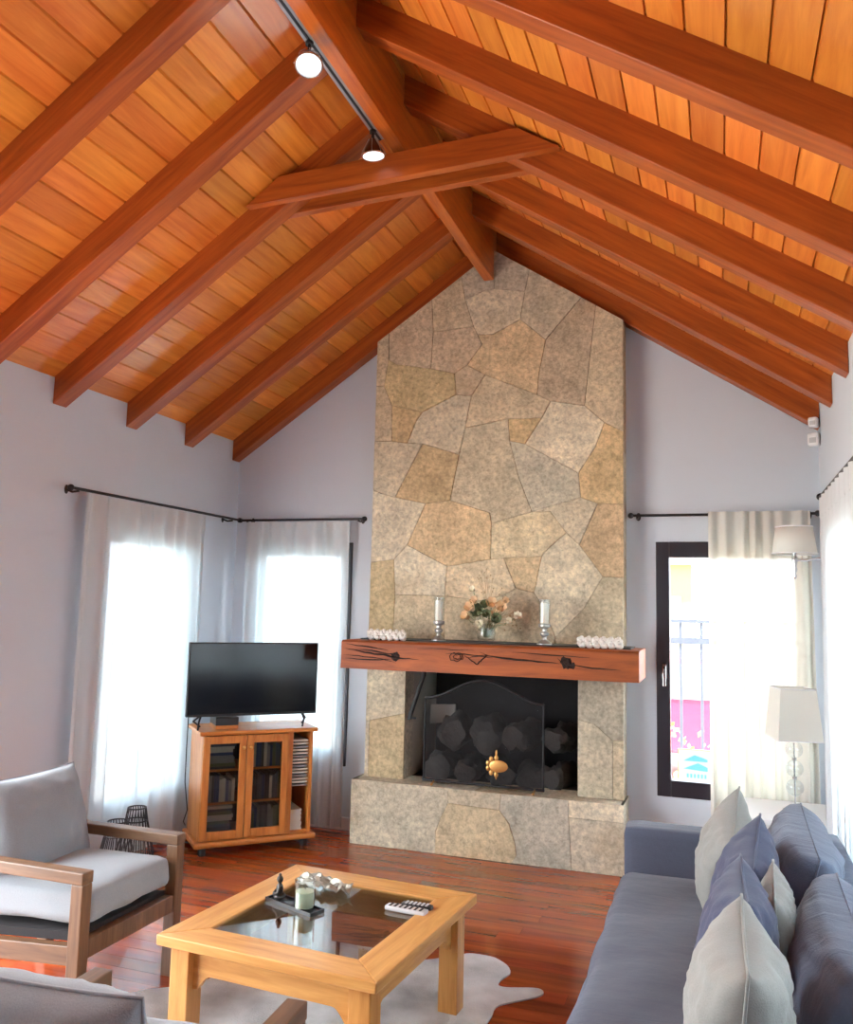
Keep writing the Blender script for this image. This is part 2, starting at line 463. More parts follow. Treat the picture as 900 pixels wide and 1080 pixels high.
# ------------------------------------------------------------------ walls with openings
def wall_grid(bm, u0, u1, z0, z1, holes, put):
    us = sorted({u0, u1, *[h[0] for h in holes], *[h[1] for h in holes]}); zs = sorted({z0, z1, *[h[2] for h in holes], *[h[3] for h in holes]})
    for a, b in zip(us, us[1:]):
        for c, d in zip(zs, zs[1:]):
            um, zm = (a+b)/2, (c+d)/2
            if any(h[0] < um < h[1] and h[2] < zm < h[3] for h in holes): continue
            put(a, b, c, d)
WZ0, WZ1 = .412, 1.932
WB1 = (-3.20, -2.409, WZ0, WZ1)          # back wall, left of the chimney
WB2 = (-.366, .50, WZ0, WZ1)             # back wall, right of the chimney
FB = (-1.95, -.80, .30, 1.2)             # firebox passage
bm = B(); T = .16
wall_grid(bm, XL-T, XR+T, 0, 2.5, [WB1, WB2, FB], lambda a, b, c, d: box(bm, a, b, YW, YW+T, c, d))
prism(bm, [(XL-T, 2.5), (XR+T, 2.5), (XR+T, zright(XR)+.12), (XP, ZP+.16), (XL-T, zleft(XL)+.10)], 'y', YW, YW+T)
struct('wall_back', bm, 'wall')
WL = (3.94, 4.84, .25, WZ1)
WL2 = (.6, 3.1, .05, 2.15)  # unseen bare opening, added to let more daylight in from the left
bm = B()
wall_grid(bm, YN, YW, 0, zleft(XLr)+DEP+.03, [WL, WL2], lambda a, b, c, d: box(bm, XL-T, XL, a, b, c, d))
struct('wall_left', bm, 'wall')
WR = (1.5, 4.35, .10, WZ1)
bm = B()
wall_grid(bm, YN, YW, 0, zright(XRr)+DEP+.03, [WR], lambda a, b, c, d: box(bm, XR, XR+T, a, b, c, d))
struct('wall_right', bm, 'wall')
bm = B()
wall_grid(bm, XL-T, XR+T, 0, 2.5, [], lambda a, b, c, d: box(bm, a, b, YN-T, YN, c, d))
prism(bm, [(XL-T, 2.5), (XR+T, 2.5), (XR+T, zright(XR)+.12), (XP, ZP+.16), (XL-T, zleft(XL)+.10)], 'y', YN-T, YN)
struct('wall_front', bm, 'wall')

# ------------------------------------------------------------------ ceiling: tongue-and-groove boards on both slopes
def slope(name, side):
    bm = B(); tone_layer(bm)
    zf = zleft if side == 'L' else zright
    n = 18
    x0, x1 = (XL-.02, XP) if side == 'L' else (XR+.02, XP)
    rows = [(-4.7, -3.2), (-3.2, -1.3), (-1.3, .6), (.6, 1.8), (1.8, 2.4), (2.4, 2.99), (2.99, 3.55), (3.55, 4.14), (4.14, 4.73), (4.73, 5.4)]
    for i in range(n):
        a = x0+(x1-x0)*i/n; b = x0+(x1-x0)*(i+1)/n; g = .0045*(1 if b > a else -1)
        for (ya, yb) in rows:
            c = (random.random(), random.random(), random.random(), 1)
            poly = [(a, zf(a)+DEP+.012), (a+g, zf(a+g)+DEP), (b-g, zf(b-g)+DEP), (b, zf(b)+DEP+.012), (b, zf(b)+DEP+.05), (a, zf(a)+DEP+.05)]
            v = prism(bm, poly, 'y', ya, yb)
            paint(bm, {f for q in v for f in q.link_faces}, c)
    return struct(name, bm, 'ceil')
slope('ceiling', 'L'); slope('ceiling', 'R')

# ------------------------------------------------------------------ rafters, ridge beam, collar tie
YR = [2.35, 2.943, 3.505, 4.096, 4.684, 5.272]
ORD = ['sixth', 'fifth', 'fourth', 'third', 'second', 'first']
RW = .10
for i, y in enumerate(YR):
    for side in 'LR':
        zf = zleft if side == 'L' else zright
        bm = B(); xs = XL+.002 if side == 'L' else XR-.002; xe = -1.451 if side == 'L' else -1.385
        prism(bm, [(xs, zf(xs)), (xe, zf(xe)), (xe, zf(xe)+DEP+.02), (xs, zf(xs)+DEP+.02)], 'y', y, y+RW)
        o = obj('rafter', bm, 'beam'+side.lower(), bevel=.004)
        nm = 'left' if side == 'L' else 'right'
        if i == 5: lb = 'red-brown wooden rafter lying against the back wall on the %s slope' % nm
        else: lb = 'red-brown wooden rafter of the %s ceiling slope, %s from the fireplace wall' % (nm, ORD[i])
        tagv(o, lb, 'beam', 'rafters of the %s ceiling slope' % nm)
bm = B(); box(bm, -1.451, -1.385, YN, YW, 3.665, ZP+DEP-.02)
tagv(obj('ridge_beam', bm, 'ridge', bevel=.004), 'long wooden ridge beam running from above down to the chimney top', 'beam')
ct = thing('collar_tie', 'pair of horizontal boards clasping the rafters below the ridge beam', 'beam', (0, 3.55, 3.5))
for ya, yb in ((3.458, 3.503), (3.607, 3.652)):
    bm = B()
    def zb(x): return 3.452+.0375*(x+2.18)
    xa = -2.185; xb = -.60
    h = .125
    # ends sawn to the slope of the boards
    xl2 = XLr+(zb(xa)+h-DEP-zL)/sL; xr2 = XRr-(zb(xb)+h-DEP-zR)/sR
    xl1 = XLr+(zb(xa)-DEP-zL)/sL; xr1 = XRr-(zb(xb)-DEP-zR)/sR
    prism(bm, [(xl1+.02, zb(xl1)-3.5), (xr1-.02, zb(xr1)-3.5), (xr2-.02, zb(xr2)+h-3.5), (xl2+.02, zb(xl2)+h-3.5)], 'y', ya-3.55, yb-3.55)
    obj('board', bm, 'beam', ct, bevel=.003)

# ------------------------------------------------------------------ windows
def window(name, u0, u1, z0, z1, put, mullions=(), fw=.08, fd=.06, depth=.05, handle=None):
    """put(u, d) -> world (x, y); d = distance outwards from the inner wall face"""
    root = None
    def bx(bm, a, b, c, d, e, f):   # u range, depth range, z range
        (x0, y0), (x1, y1) = put(a, c), put(b, d)
        box(bm, min(x0, x1), max(x0, x1), min(y0, y1), max(y0, y1), e, f)
    bm = B()
    bx(bm, u0, u0+fw, -.012, fd, z0, z1); bx(bm, u1-fw, u1, -.012, fd, z0, z1)
    bx(bm, u0+fw, u1-fw, -.012, fd, z0, z0+fw*1.2); bx(bm, u0+fw, u1-fw, -.012, fd, z1-fw*1.2, z1)
    for m in mullions: bx(bm, m-fw*.6, m+fw*.6, -.008, fd, z0+fw, z1-fw)
    root = struct(name, bm, 'frame', bevel=.004)
    bm = B(); bx(bm, u0+fw-.01, u1-fw+.01, fd*.5, fd*.5+.006, z0+fw, z1-fw)
    obj('pane', bm, 'glass', root)
    if handle is not None:
        bm = B(); zc = handle[1]
        bx(bm, handle[0]-.012, handle[0]+.012, -.02, -.012, zc-.06, zc+.03)
        bx(bm, handle[0]-.008, handle[0]+.008, -.045, -.02, zc+.0, zc+.018)
        bx(bm, handle[0]-.009, handle[0]+.009, -.045, -.033, zc-.10, zc+.018)
        obj('handle', bm, 'chrome', root, bevel=.002)
    return root
window('window_1', WL[0], WL[1], WL[2], WL[3], lambda u, d: (XL-d, u), )
window('window_2', WB1[0], WB1[1], WZ0, WZ1, lambda u, d: (u, YW+d))
window('window_3', WB2[0], WB2[1], WZ0, WZ1, lambda u, d: (u, YW+d), handle=(-.318, 1.16))
window('window_4', WR[0], WR[1], WR[2], WR[3], lambda u, d: (XR+d, u), mullions=(2.57, 3.43))
# low skirting boards
bm = B(); box(bm, XL, CX0, YW-.015, YW, 0, .08); box(bm, CX1, XR, YW-.015, YW, 0, .08); struct('baseboard_back', bm, 'white')
bm = B(); box(bm, XL, XL+.015, YN, YW-.015, 0, .08); struct('baseboard_left', bm, 'white')

# ------------------------------------------------------------------ fireplace
def px_at_y(u, v, y):
    r = F+RR_*((u-450)/CAM_F)-UU_*((v-540)/CAM_F); t = y/r.y
    return (r.x*t, HC+r.z*t)
def zcut(x): return min(zleft(x), zright(x))-.002
S = 900/290.
def a_(X, Y): return px_at_y(380+X/S, 270+Y/S, YC)
def b_(X, Y): return px_at_y(380+X/S, 420+Y/S, YC)
def c_(X, Y): return px_at_y(380+X/S, 540+Y/S, YC)
def LE(p): return (CX0, p[1])
def RE(p): return (CX1, p[1])
def TP(p): return (p[0], zcut(p[0]))
ZB = 1.10
def BT(p): return (p[0], ZB)
creamg, beige, greyb, tan, ochre, rose, whit, blueg = (196, 184, 160), (190, 172, 142), (164, 154, 138), (196, 166, 124), (194, 160, 108), (184, 162, 136), (206, 196, 174), (166, 162, 148)
v = {}
tl = (CX0, zcut(CX0)); tr = (CX1, zcut(CX1)); ap = (XP, zcut(XP))
STONES = [
 ([tl, TP(a_(95, 285)), a_(95, 340), a_(80, 428), LE(a_(40, 428))], beige),
 ([TP(a_(95, 285)), TP(a_(235, 170)), a_(240, 250), a_(232, 370), a_(120, 355), a_(95, 340)], rose),
 ([TP(a_(235, 170)), TP(a_(330, 100)), a_(345, 145), a_(372, 232), a_(240, 250)], beige),
 ([TP(a_(330, 100)), ap, a_(440, 108), a_(400, 118), a_(345, 145)], greyb),
 ([ap, TP(a_(555, 70)), a_(540, 118), a_(440, 108)], greyb),
 ([a_(345, 145), a_(400, 118), a_(440, 108), a_(540, 118), a_(525, 208), a_(435, 258), a_(385, 258), a_(372, 232)], creamg),
 ([TP(a_(555, 70)), TP(a_(725, 160)), a_(608, 275), a_(525, 208), a_(540, 118)], creamg),
 ([a_(435, 258), a_(525, 208), a_(608, 275), a_(585, 390), a_(580, 455), a_(410, 390), a_(350, 358), a_(400, 290), a_(385, 258)], tan),
 ([a_(240, 250), a_(372, 232), a_(385, 258), a_(400, 290), a_(350, 358), a_(310, 385), a_(232, 370)], rose),
 ([TP(a_(725, 160)), TP(a_(772, 185)), a_(745, 400), b_(735, 25), b_(625, 10), a_(580, 455), a_(585, 390), a_(608, 275)], rose),
 ([TP(a_(772, 185)), tr, RE(b_(850, 110)), b_(800, 80), b_(735, 25), a_(745, 400)], beige),
 ([a_(120, 355), a_(232, 370), a_(310, 385), a_(315, 455), a_(205, 512), a_(105, 490), a_(80, 428), a_(95, 340)], (188, 164, 112)),
 ([a_(310, 385), a_(350, 358), a_(410, 390), a_(365, 460), a_(315, 455)], rose),
 ([a_(410, 390), a_(580, 455), b_(625, 10), b_(595, 65), b_(485, 68), b_(345, 98), a_(365, 460)], beige),
 ([LE(a_(40, 428)), a_(80, 428), a_(105, 490), b_(105, 142), LE(b_(35, 142))], beige),
 ([a_(105, 490), a_(205, 512), b_(185, 75), b_(155, 148), b_(105, 142)], ochre),
 ([a_(205, 512), a_(315, 455), a_(365, 460), b_(345, 98), b_(325, 185), b_(205, 150), b_(155, 148), b_(185, 75)], creamg),
 ([b_(345, 98), b_(485, 68), b_(490, 140), b_(520, 260), b_(563, 372), b_(430, 410), b_(425, 375), b_(295, 335), b_(325, 185)], (176, 164, 140)),
 ([b_(485, 68), b_(595, 65), b_(540, 150), b_(490, 140)], ochre),
 ([b_(625, 10), b_(735, 25), b_(800, 80), b_(770, 160), b_(715, 245), b_(540, 150), b_(595, 65)], whit),
 ([b_(490, 140), b_(540, 150), b_(715, 245), b_(722, 325), b_(563, 372), b_(520, 260)], blueg),
 ([b_(800, 80), RE(b_(850, 110)), RE(b_(850, 345)), b_(778, 345), b_(722, 325), b_(715, 245), b_(770, 160)], ochre),
 ([b_(722, 325), b_(778, 345), b_(718, 480), b_(675, 440), b_(622, 370), b_(563, 372)], creamg),
 ([b_(778, 345), RE(b_(850, 345)), RE(c_(850, 215)), c_(795, 212), b_(718, 480)], (194, 158, 116)),
 ([LE(b_(35, 142)), b_(105, 142), b_(155, 148), b_(205, 150), b_(115, 325), b_(70, 312), LE(b_(30, 300))], creamg),
 ([b_(205, 150), b_(325, 185), b_(295, 335), b_(215, 345), b_(115, 325)], (192, 160, 112)),
 ([LE(b_(30, 300)), b_(70, 312), b_(115, 325), b_(215, 345), c_(155, 108), c_(112, 155), LE(c_(20, 165))], whit),
 ([b_(215, 345), b_(295, 335), b_(425, 375), b_(430, 410), c_(428, 155), c_(285, 178), c_(155, 108)], (200, 168, 124)),
 ([b_(430, 410), b_(563, 372), b_(622, 370), b_(675, 440), c_(600, 135), c_(595, 145), c_(470, 150), c_(428, 155)], (202, 184, 148)),
 ([b_(675, 440), b_(718, 480), c_(795, 212), c_(730, 320), c_(640, 410), c_(600, 310), c_(570, 265), c_(595, 145), c_(600, 135)], creamg),
 ([c_(155, 108), c_(285, 178), c_(278, 275), c_(115, 270), c_(112, 155)], whit),
 ([LE(c_(20, 165)), c_(112, 155), c_(115, 270), BT(c_(105, 430)), (CX0, ZB)], (190, 166, 120)),
 ([c_(115, 270), c_(278, 275), BT(c_(275, 430)), BT(c_(105, 430))], beige),
 ([c_(285, 178), c_(428, 155), c_(470, 150), c_(510, 250), c_(470, 272), c_(400, 290), c_(278, 275)], (204, 182, 150)),
 ([c_(470, 150), c_(595, 145), c_(570, 265), c_(510, 250)], tan),
 ([c_(278, 275), c_(400, 290), c_(470, 272), c_(510, 250), c_(570, 265), c_(600, 310), c_(640, 410), BT(c_(630, 430)), BT(c_(275, 430))], beige),
 ([c_(795, 212), RE(c_(850, 215)), (CX1, ZB), BT(c_(630, 430)), c_(640, 410), c_(730, 320)], (196, 182, 152)),
]
def inset(poly, d):
    n = len(poly); out = []
    area = sum(poly[i][0]*poly[(i+1) % n][1]-poly[(i+1) % n][0]*poly[i][1] for i in range(n))
    sg = 1 if area > 0 else -1
    for i in range(n):
        p0, p1, p2 = Vector(poly[i-1]), Vector(poly[i]), Vector(poly[(i+1) % n])
        d1 = (p1-p0).normalized(); d2 = (p2-p1).normalized()
        n1 = Vector((-d1.y, d1.x))*sg; n2 = Vector((-d2.y, d2.x))*sg
        m = n1+n2
        k = d/max(.35, m.length_squared/2) if m.length > 1e-6 else d
        out.append(p1+m*k/1.0*.5*2/1.0*.5 if False else p1+m*(k/2))
    return out
def stones(bm, L, yface, joint=.0008, cham=.003, jut=.006):
    for poly, col in L:
        j = random.uniform(0, jut)
        A = inset(poly, joint); C = inset(poly, joint+cham)
        va = [bm.verts.new((p.x, yface+.004, p.y)) for p in A]; vb = [bm.verts.new((p.x, yface-.004-j, p.y)) for p in C]
        vz = [bm.verts.new((p.x, yface+.05, p.y)) for p in A]
        n = len(A); fs = []
        cen = sum((p for p in C), Vector((0, 0)))/n
        fs.append(bm.faces.new(vb))
        for i in range(n):
            fs.append(bm.faces.new((va[i], va[(i+1) % n], vb[(i+1) % n], vb[i])))
            fs.append(bm.faces.new((vz[i], vz[(i+1) % n], va[(i+1) % n], va[i])))
        q = random.uniform(.96, 1.04)
        paint(bm, fs, lin([min(255, (c*.58+k*.42)*q*1.03) for c, k in zip(col, (211, 200, 172))]))
fp = thing('fireplace', 'tall fireplace of irregular beige stone slabs rising to the ceiling', 'fireplace', (0, 0, 0))
bm = B(); tone_layer(bm)
stones(bm, STONES, YC)
# side faces of the breast in courses of stone
for xs, d in ((CX1, 1), (CX0, -1)):
    z = ZB
    zt = zcut(CX1 if d > 0 else CX0)
    while z < zt-.01:
        h = min(random.uniform(.25, .5), zt-z)
        vv = box(bm, min(xs-.03*d, xs+.001*d), max(xs-.03*d, xs+.001*d), YC+.004, YW-.001, z+.002, z+h-.002)
        paint(bm, {f for q in vv for f in q.link_faces}, lin(random.choice((beige, creamg, whit))))
        z += h
cb = obj('chimney_breast', bm, 'stone', fp)
bm = B()
prism(bm, [(CX0+.004, ZB), (CX1-.004, ZB), (CX1-.004, zcut(CX1)-.004), (XP, zcut(XP)-.004), (CX0+.004, zcut(CX0)-.004)], 'y', YC+.003, YW-.001)
obj('mortar_bed', bm, 'mortar', cb)
S2 = 900/310.
def d_(X, Y): return px_at_y(360+X/S2, 690+Y/S2, YC)
def h_(X, Y): return px_at_y(360+X/S2, 690+Y/S2, YH)
ZH = .395; PI0, PI1 = -1.932, -.818
def pillar(x0, x1, L):
    bm = B(); tone_layer(bm); stones(bm, L, YC)
    for xs, d in ((x0, -1), (x1, 1)):
        vv = box(bm, min(xs-.02*d, xs), max(xs-.02*d, xs), YC+.004, YW+.001, ZH, ZB)
        paint(bm, {f for q in vv for f in q.link_faces}, lin(whit))
    o = obj('pillar', bm, 'stone', fp)
    bm = B(); box(bm, x0+.004, x1-.004, YC+.003, YW+.001, ZH, ZB); obj('mortar_bed', bm, 'mortar', o)
zz = d_(62, 205)[1]; z2 = d_(190, 180)[1]; xa = d_(88, 205)[0]
pillar(CX0, PI0, [([(CX0, ZB), (PI0, ZB), (PI0, z2), (xa, zz+.01), (CX0, zz)], creamg), ([(xa, zz+.01), (PI0, z2), (PI0, ZH), (xa, ZH)], (188, 164, 122)), ([(CX0, zz), (xa, zz+.01), (xa, ZH), (CX0, ZH)], whit)])
z1 = d_(718, 200)[1]; z3 = d_(832, 265)[1]; xb = d_(832, 265)[0]
pillar(PI1, CX1, [([(PI1, ZB), (CX1, ZB), (CX1, z3+.005), (xb, z3), (PI1+.1, z1-.02), (PI1, z1)], greyb), ([(PI1, z1), (PI1+.1, z1-.02), (xb, z3), (xb, ZH), (PI1, ZH)], creamg), ([(xb, z3), (CX1, z3+.005), (CX1, ZH), (xb, ZH)], beige)])
HX0, HX1 = -2.24, -.534
bm = B(); tone_layer(bm)
def hz(p): return (p[0], max(0.0, min(ZH, p[1])))
xq = h_(328, 430)[0]; xr = h_(490, 440)[0]; xs_ = h_(697, 460)[0]; zq = h_(325, 455)[1]
xc0 = h_(288, 610)[0]; xc1 = h_(537, 640)[0]; ze = h_(697, 500)[1]
stones(bm, [
 ([(HX0, ZH), (xq, ZH), (xq, zq), (xc0+.03, zq-.09), (xc0, zq-.18), (xc0, 0), (HX0, 0)], (196, 190, 170)),
 ([(xq, ZH), (xr, ZH), (xr-.01, zq-.01), (xq, zq)], creamg),
 ([(xq, zq), (xr-.01, zq-.01), (xr+.05, zq-.08), (xc1-.01, zq-.19), (xc1, .05), (xc1-.03, 0), (xc0, 0), (xc0, zq-.18), (xc0+.03, zq-.09)], (190, 170, 134)),
 ([(xr, ZH), (xs_, ZH), (xs_, ze), (xs_+.02, 0), (xc1-.03, 0), (xc1, .05), (xc1-.01, zq-.19), (xr+.05, zq-.08), (xr-.01, zq-.01)], (178, 174, 162)),
 ([(xs_, ZH), (HX1, ZH), (HX1, ze), (xs_, ze)], whit),
 ([(xs_, ze), (HX1, ze), (HX1, 0), (xs_+.02, 0)], (190, 182, 164)),
], YH)
for xs, d in ((HX0, -1), (HX1, 1)):
    vv = box(bm, min(xs-.02*d, xs), max(xs-.02*d, xs), YH+.004, YW-.001, 0, ZH)
    paint(bm, {f for q in vv for f in q.link_faces}, lin(whit))
x = HX0
while x < HX1-.02:
    wdt = min(random.uniform(.3, .55), HX1-x)
    vv = box(bm, x+.002, x+wdt-.002, YH-.004, YW+.0, ZH-.015, ZH)
    paint(bm, {f for q in vv for f in q.link_faces}, lin(random.choice((whit, creamg, beige))))
    x += wdt
ho = obj('hearth', bm, 'stone', fp)
bm = B(); box(bm, HX0+.004, HX1-.004, YH+.003, YW-.001, 0.0, ZH-.004); obj('mortar_bed', bm, 'mortar', ho)
# firebox
bm = B()
box(bm, PI0-.08, PI1+.08, 5.86, 5.92, .3, 1.3)
box(bm, PI1, PI1+.08, YW, 5.86, .3, 1.3)
box(bm, PI0, PI1, YC+.02, 5.86, 1.16, 1.22)
box(bm, PI0, PI1, YW, 5.86, .32, ZH)
obj('firebox_lining', bm, 'soot', fp)
bm = B(); box(bm, PI0-.08, PI0, YW, 5.86, .3, 1.22); obj('firebox_side', bm, 'reveal', fp)
# mantel shelf
MX0, MX1, MZ0, MZ1 = -2.194, -.417, 1.117, 1.287
ms = thing('mantel_shelf', 'thick rough-edged red wooden beam mantel across the stone fireplace', 'shelf', (0, 0, 0))
bm = B(); n = 40
rows = []
for i in range(n+1):
    x = MX0+(MX1-MX0)*i/n
    k = noise.noise(Vector((x*3.1, 0, 1)))*.004; k2 = noise.noise(Vector((x*2.3, 5, 1)))*.005
    rows.append([bm.verts.new(p) for p in ((x, YM+k, MZ0+k2*.5), (x, YM+.006+k2, MZ0+.09), (x, YM+.004-k, MZ1-.012), (x, YM+.02, MZ1), (x, YC-.012, MZ1), (x, YC-.012, MZ0))])
for A, C in zip(rows, rows[1:]):
    for k in range(6): bm.faces.new((A[k], A[(k+1) % 6], C[(k+1) % 6], C[k]))
bm.faces.new(rows[0]); bm.faces.new(rows[-1][::-1])
beam = obj('beam', bm, 'mantel', ms)
bm = B(); box(bm, MX0+.05, MX1-.06, 4.95, YC-.013, MZ1-.002, MZ1+.008); obj('top_slab', bm, 'slate', ms)
def mp_(u, v): q = px_at_y(u, v, YM-.001); return (q[0], YM+.001, q[1])
bm = B()
def crack(pts, r):
    P = []
    for i in range(len(pts)-1):
        for k in range(4):
            t = k/4; P.append((pts[i][0]*(1-t)+pts[i+1][0]*t, pts[i][1]*(1-t)+pts[i+1][1]*t))
    P.append(pts[-1]); n = len(P)
    P2 = [(p[0], p[1]+.9*noise.noise(Vector((p[0]*.25, p[1], 3)))) for p in P]
    tube(bm, [mp_(*p) for p in P2], [max(.0006, r*sin(pi*(i+.4)/(n))*(1+.5*noise.noise(Vector((i*.7, 2, 1))))) for i in range(n)], 6)
crack([(362, 683), (385, 688), (405, 691), (420, 694), (442, 696)], .006)
crack([(364, 694), (390, 696), (412, 696)], .004)
crack([(365, 679), (388, 682), (410, 686)], .004)
crack([(505, 691), (530, 694), (560, 697), (590, 700)], .006)
crack([(470, 689), (490, 690), (508, 692)], .003)
crack([(597, 700), (625, 705), (655, 707)], .004)
crack([(540, 688), (580, 691), (622, 694)], .003)
crack([(440, 684), (470, 685), (500, 686)], .002)
for (u, vv, ru, rv) in ((481, 693, 7, 4.5), (482, 693, 4, 2.5)):
    tube(bm, [mp_(u+ru*cos(t*pi/8)+.6*sin(t*1.9), vv+rv*sin(t*pi/8)+.9*sin(t*2.2)) for t in range(16)], .002, 6, True)
crack([(488, 690), (496, 696), (503, 701), (508, 696), (514, 691), (506, 688)], .0035)
crack([(492, 694), (505, 692), (520, 694)], .003)
crack([(376, 685), (392, 686), (410, 690), (419, 688)], .004)
crack([(362, 690), (378, 692), (398, 694), (418, 699)], .003)
crack([(588, 694), (596, 703), (606, 706)], .004)
for (u, vv, s) in ((417, 693, 1), (597, 699, 1.1), (604, 702, .6)):
    p = mp_(u, vv); ball(bm, (p[0], p[1]+.004, p[2]), .028*s, 12, 8, 1, .3, 1.0, .5)
obj('bark_crack', bm, 'crack', beam)

# hearth furniture -------------------------------------------------
def hp(u, v, y): q = px_at_y(u, v, y); return Vector((q[0], y, q[1]))
YS = 5.17
fs = thing('fire_screen', 'black arched wire-mesh fire screen standing in the fireplace opening', 'fire screen', (0, 0, 0))
q = [hp(445, 824, YS), hp(573, 830.5, YS), hp(574.5, 742, YS), hp(448, 737, YS)]
x0, x1 = q[3].x+.005, q[1].x; z0 = ZH+.025; zt = (q[2].z+q[3].z)/2
arch = []
for k in range(21):
    t = k/20; arch.append((x0+(x1-x0)*t, zt+.125*(sin(pi*t)**2)))
bm = B()
tube(bm, [(x0, YS, z0), (x0, YS, zt)], .007); tube(bm, [(x1, YS, z0), (x1, YS, zt)], .007)
tube(bm, [(x0-.007, YS, z0), (x1+.007, YS, z0)], .008)
tube(bm, [(p[0], YS, p[1]) for p in arch], .0095)
fr = obj('frame', bm, 'black', fs, smooth=50)
bm = B()
vs = [bm.verts.new((x0, YS, z0)), bm.verts.new((x1, YS, z0))]+[bm.verts.new((p[0], YS, p[1])) for p in reversed(arch)]
bm.faces.new(vs); obj('wire_mesh', bm, 'mesh', fs)
for fx in (x0+.07, x1-.05):
    bm = B(); tube(bm, [(fx, YS-.05, ZH+.008), (fx, YS, z0), (fx, YS+.05, ZH+.008)], .006); ball(bm, (fx, YS-.05, ZH+.01), .009); obj('foot', bm, 'brass', fs, smooth=60)
c = hp(522, 808, YS-.012)
bm = B(); ball(bm, c+Vector((.02, 0, 0)), .05, 16, 10, 1.25, .12, .75); ob = obj('medallion', bm, 'brass', fs, smooth=60)
bm = B()
for k in range(6):
    a = pi/2+k*pi/5; ball(bm, c+Vector((.02+cos(a)*.055-.01, -.004, sin(a)*.05)), .014, 8, 6, 1, .4, 1.2)
ball(bm, c+Vector((.01, -.004, .075)), .012, 8, 6, .6, .4, 2); ball(bm, c+Vector((.01, -.004, -.06)), .01, 8, 6, .6, .4, 2)
obj('leaf_ornament', bm, 'brass', ob, smooth=60)
# poker like damper lever
bm = B(); a = hp(447, 712, 5.19); b = hp(432, 757, 5.19)
tube(bm, [a+Vector((0, .02, .06)), a, b, b+Vector((.002, 0, -.01))], .015, 8); tube(bm, [b, b+Vector((.045, 0, .0))], .006)
obj('damper_lever', bm, 'black', fp, smooth=50)
# firewood
def log(u, v, y, r, ln, ang, lab):
    c = hp(u, v, y); bm = B()
    n = 20; m = 12
    rot = Euler((0, 0, ang)).to_matrix()
    ringp = []
    for i in range(m+1):
        ring = []
        for k in range(n):
            a = 2*pi*k/n; rr = r*(1+.45*noise.noise(Vector((cos(a)*1.5+u, sin(a)*1.5, i*.5+v)))+.18*noise.noise(Vector((cos(a)*5+u, sin(a)*5, i*.7+v))))*(.8 if i in (0, m) else 1)
            p = rot @ Vector((rr*cos(a), (i/m-.5)*ln, rr*sin(a))); ring.append(bm.verts.new(c+p))
        ringp.append(ring)
    for A, C in zip(ringp, ringp[1:]):
        for k in range(n): bm.faces.new((A[k], A[(k+1) % n], C[(k+1) % n], C[k]))
    bm.faces.new(ringp[0][::-1]); bm.faces.new(ringp[-1])
    tagv(obj('firewood_log', bm, 'log', smooth=50), lab, 'log', 'firewood stacked in the fireplace')
logs = [(470, 807, .075, 'charred log at the bottom left of the stack behind the fire screen'),
        (497, 811, .07, 'charred log second from left in the bottom row behind the fire screen'),
        (529, 815, .078, 'charred log at the bottom of the stack behind the brass medallion'),
        (560, 819, .07, 'charred log at the bottom right behind the fire screen'),
        (482, 770, .085, 'dark rugged log on top of the stack at left, beside the white paper'),
        (517, 772, .085, 'dark rugged log on top in the middle of the stack'),
        (553, 776, .078, 'dark rugged log on top at the right behind the fire screen'),
        (594, 818, .066, 'charred log on the firebox floor right of the fire screen'),
        (596, 778, .07, 'charred log lying atop another, right of the fire screen')]
for i, (u, vv, r, lab) in enumerate(logs):
    log(u, vv, 5.50, r*1.12, .34, random.uniform(-.35, .35), lab)
bm = B(); c = hp(466, 752, 5.60)
prism(bm, [(c.x-.09, c.z-.08), (c.x+.09, c.z-.05), (c.x+.085, c.z+.06), (c.x-.085, c.z+.05)], 'y', 5.62, 5.65)
tagv(obj('folded_newspaper', bm, 'paper'), 'folded pale newspaper leaning behind the logs at the left of the firebox', 'paper')

# ------------------------------------------------------------------ mantel decorations
YD = 5.0; ZM = MZ1
def candle(u, zb, lab):
    x = px_at_y(u, 660, YD)[0]
    t = thing('candle_holder', lab, 'candlestick', (x, YD, zb), 0, 'silver candle holders on the mantel')
    bm = B(); lathe(bm, [(.045, 0), (.045, .006), (.03, .018), (.016, .03), (.013, .045), (.026, .058), (.026, .066), (.014, .078), (.014, .09), (.034, .104), (.036, .118), (.03, .122)], seg=24); obj('stem', bm, 'silver', t, smooth=35)
    bm = B(); lathe(bm, [(.029, .121), (.033, .15), (.033, .265), (.031, .265), (.031, .15), (.026, .125)], seg=24, cap=False); obj('glass_cup', bm, 'jar', t, smooth=60)
    bm = B(); lathe(bm, [(.0235, .1235), (.0235, .245), (.008, .25), (.001, .251)], seg=20); cd = obj('candle', bm, 'wax', t, smooth=40)
    bm = B(); tube(bm, [(0, 0, .25), (.001, 0, .262)], .0015, 6); obj('wick', bm, 'black', cd)
candle(463, ZM+.008, 'silver candle holder with white candle, left of the flower vase on the mantel')
candle(574.5, ZM+.008, 'silver candle holder with white candle, right of the flower vase on the mantel')
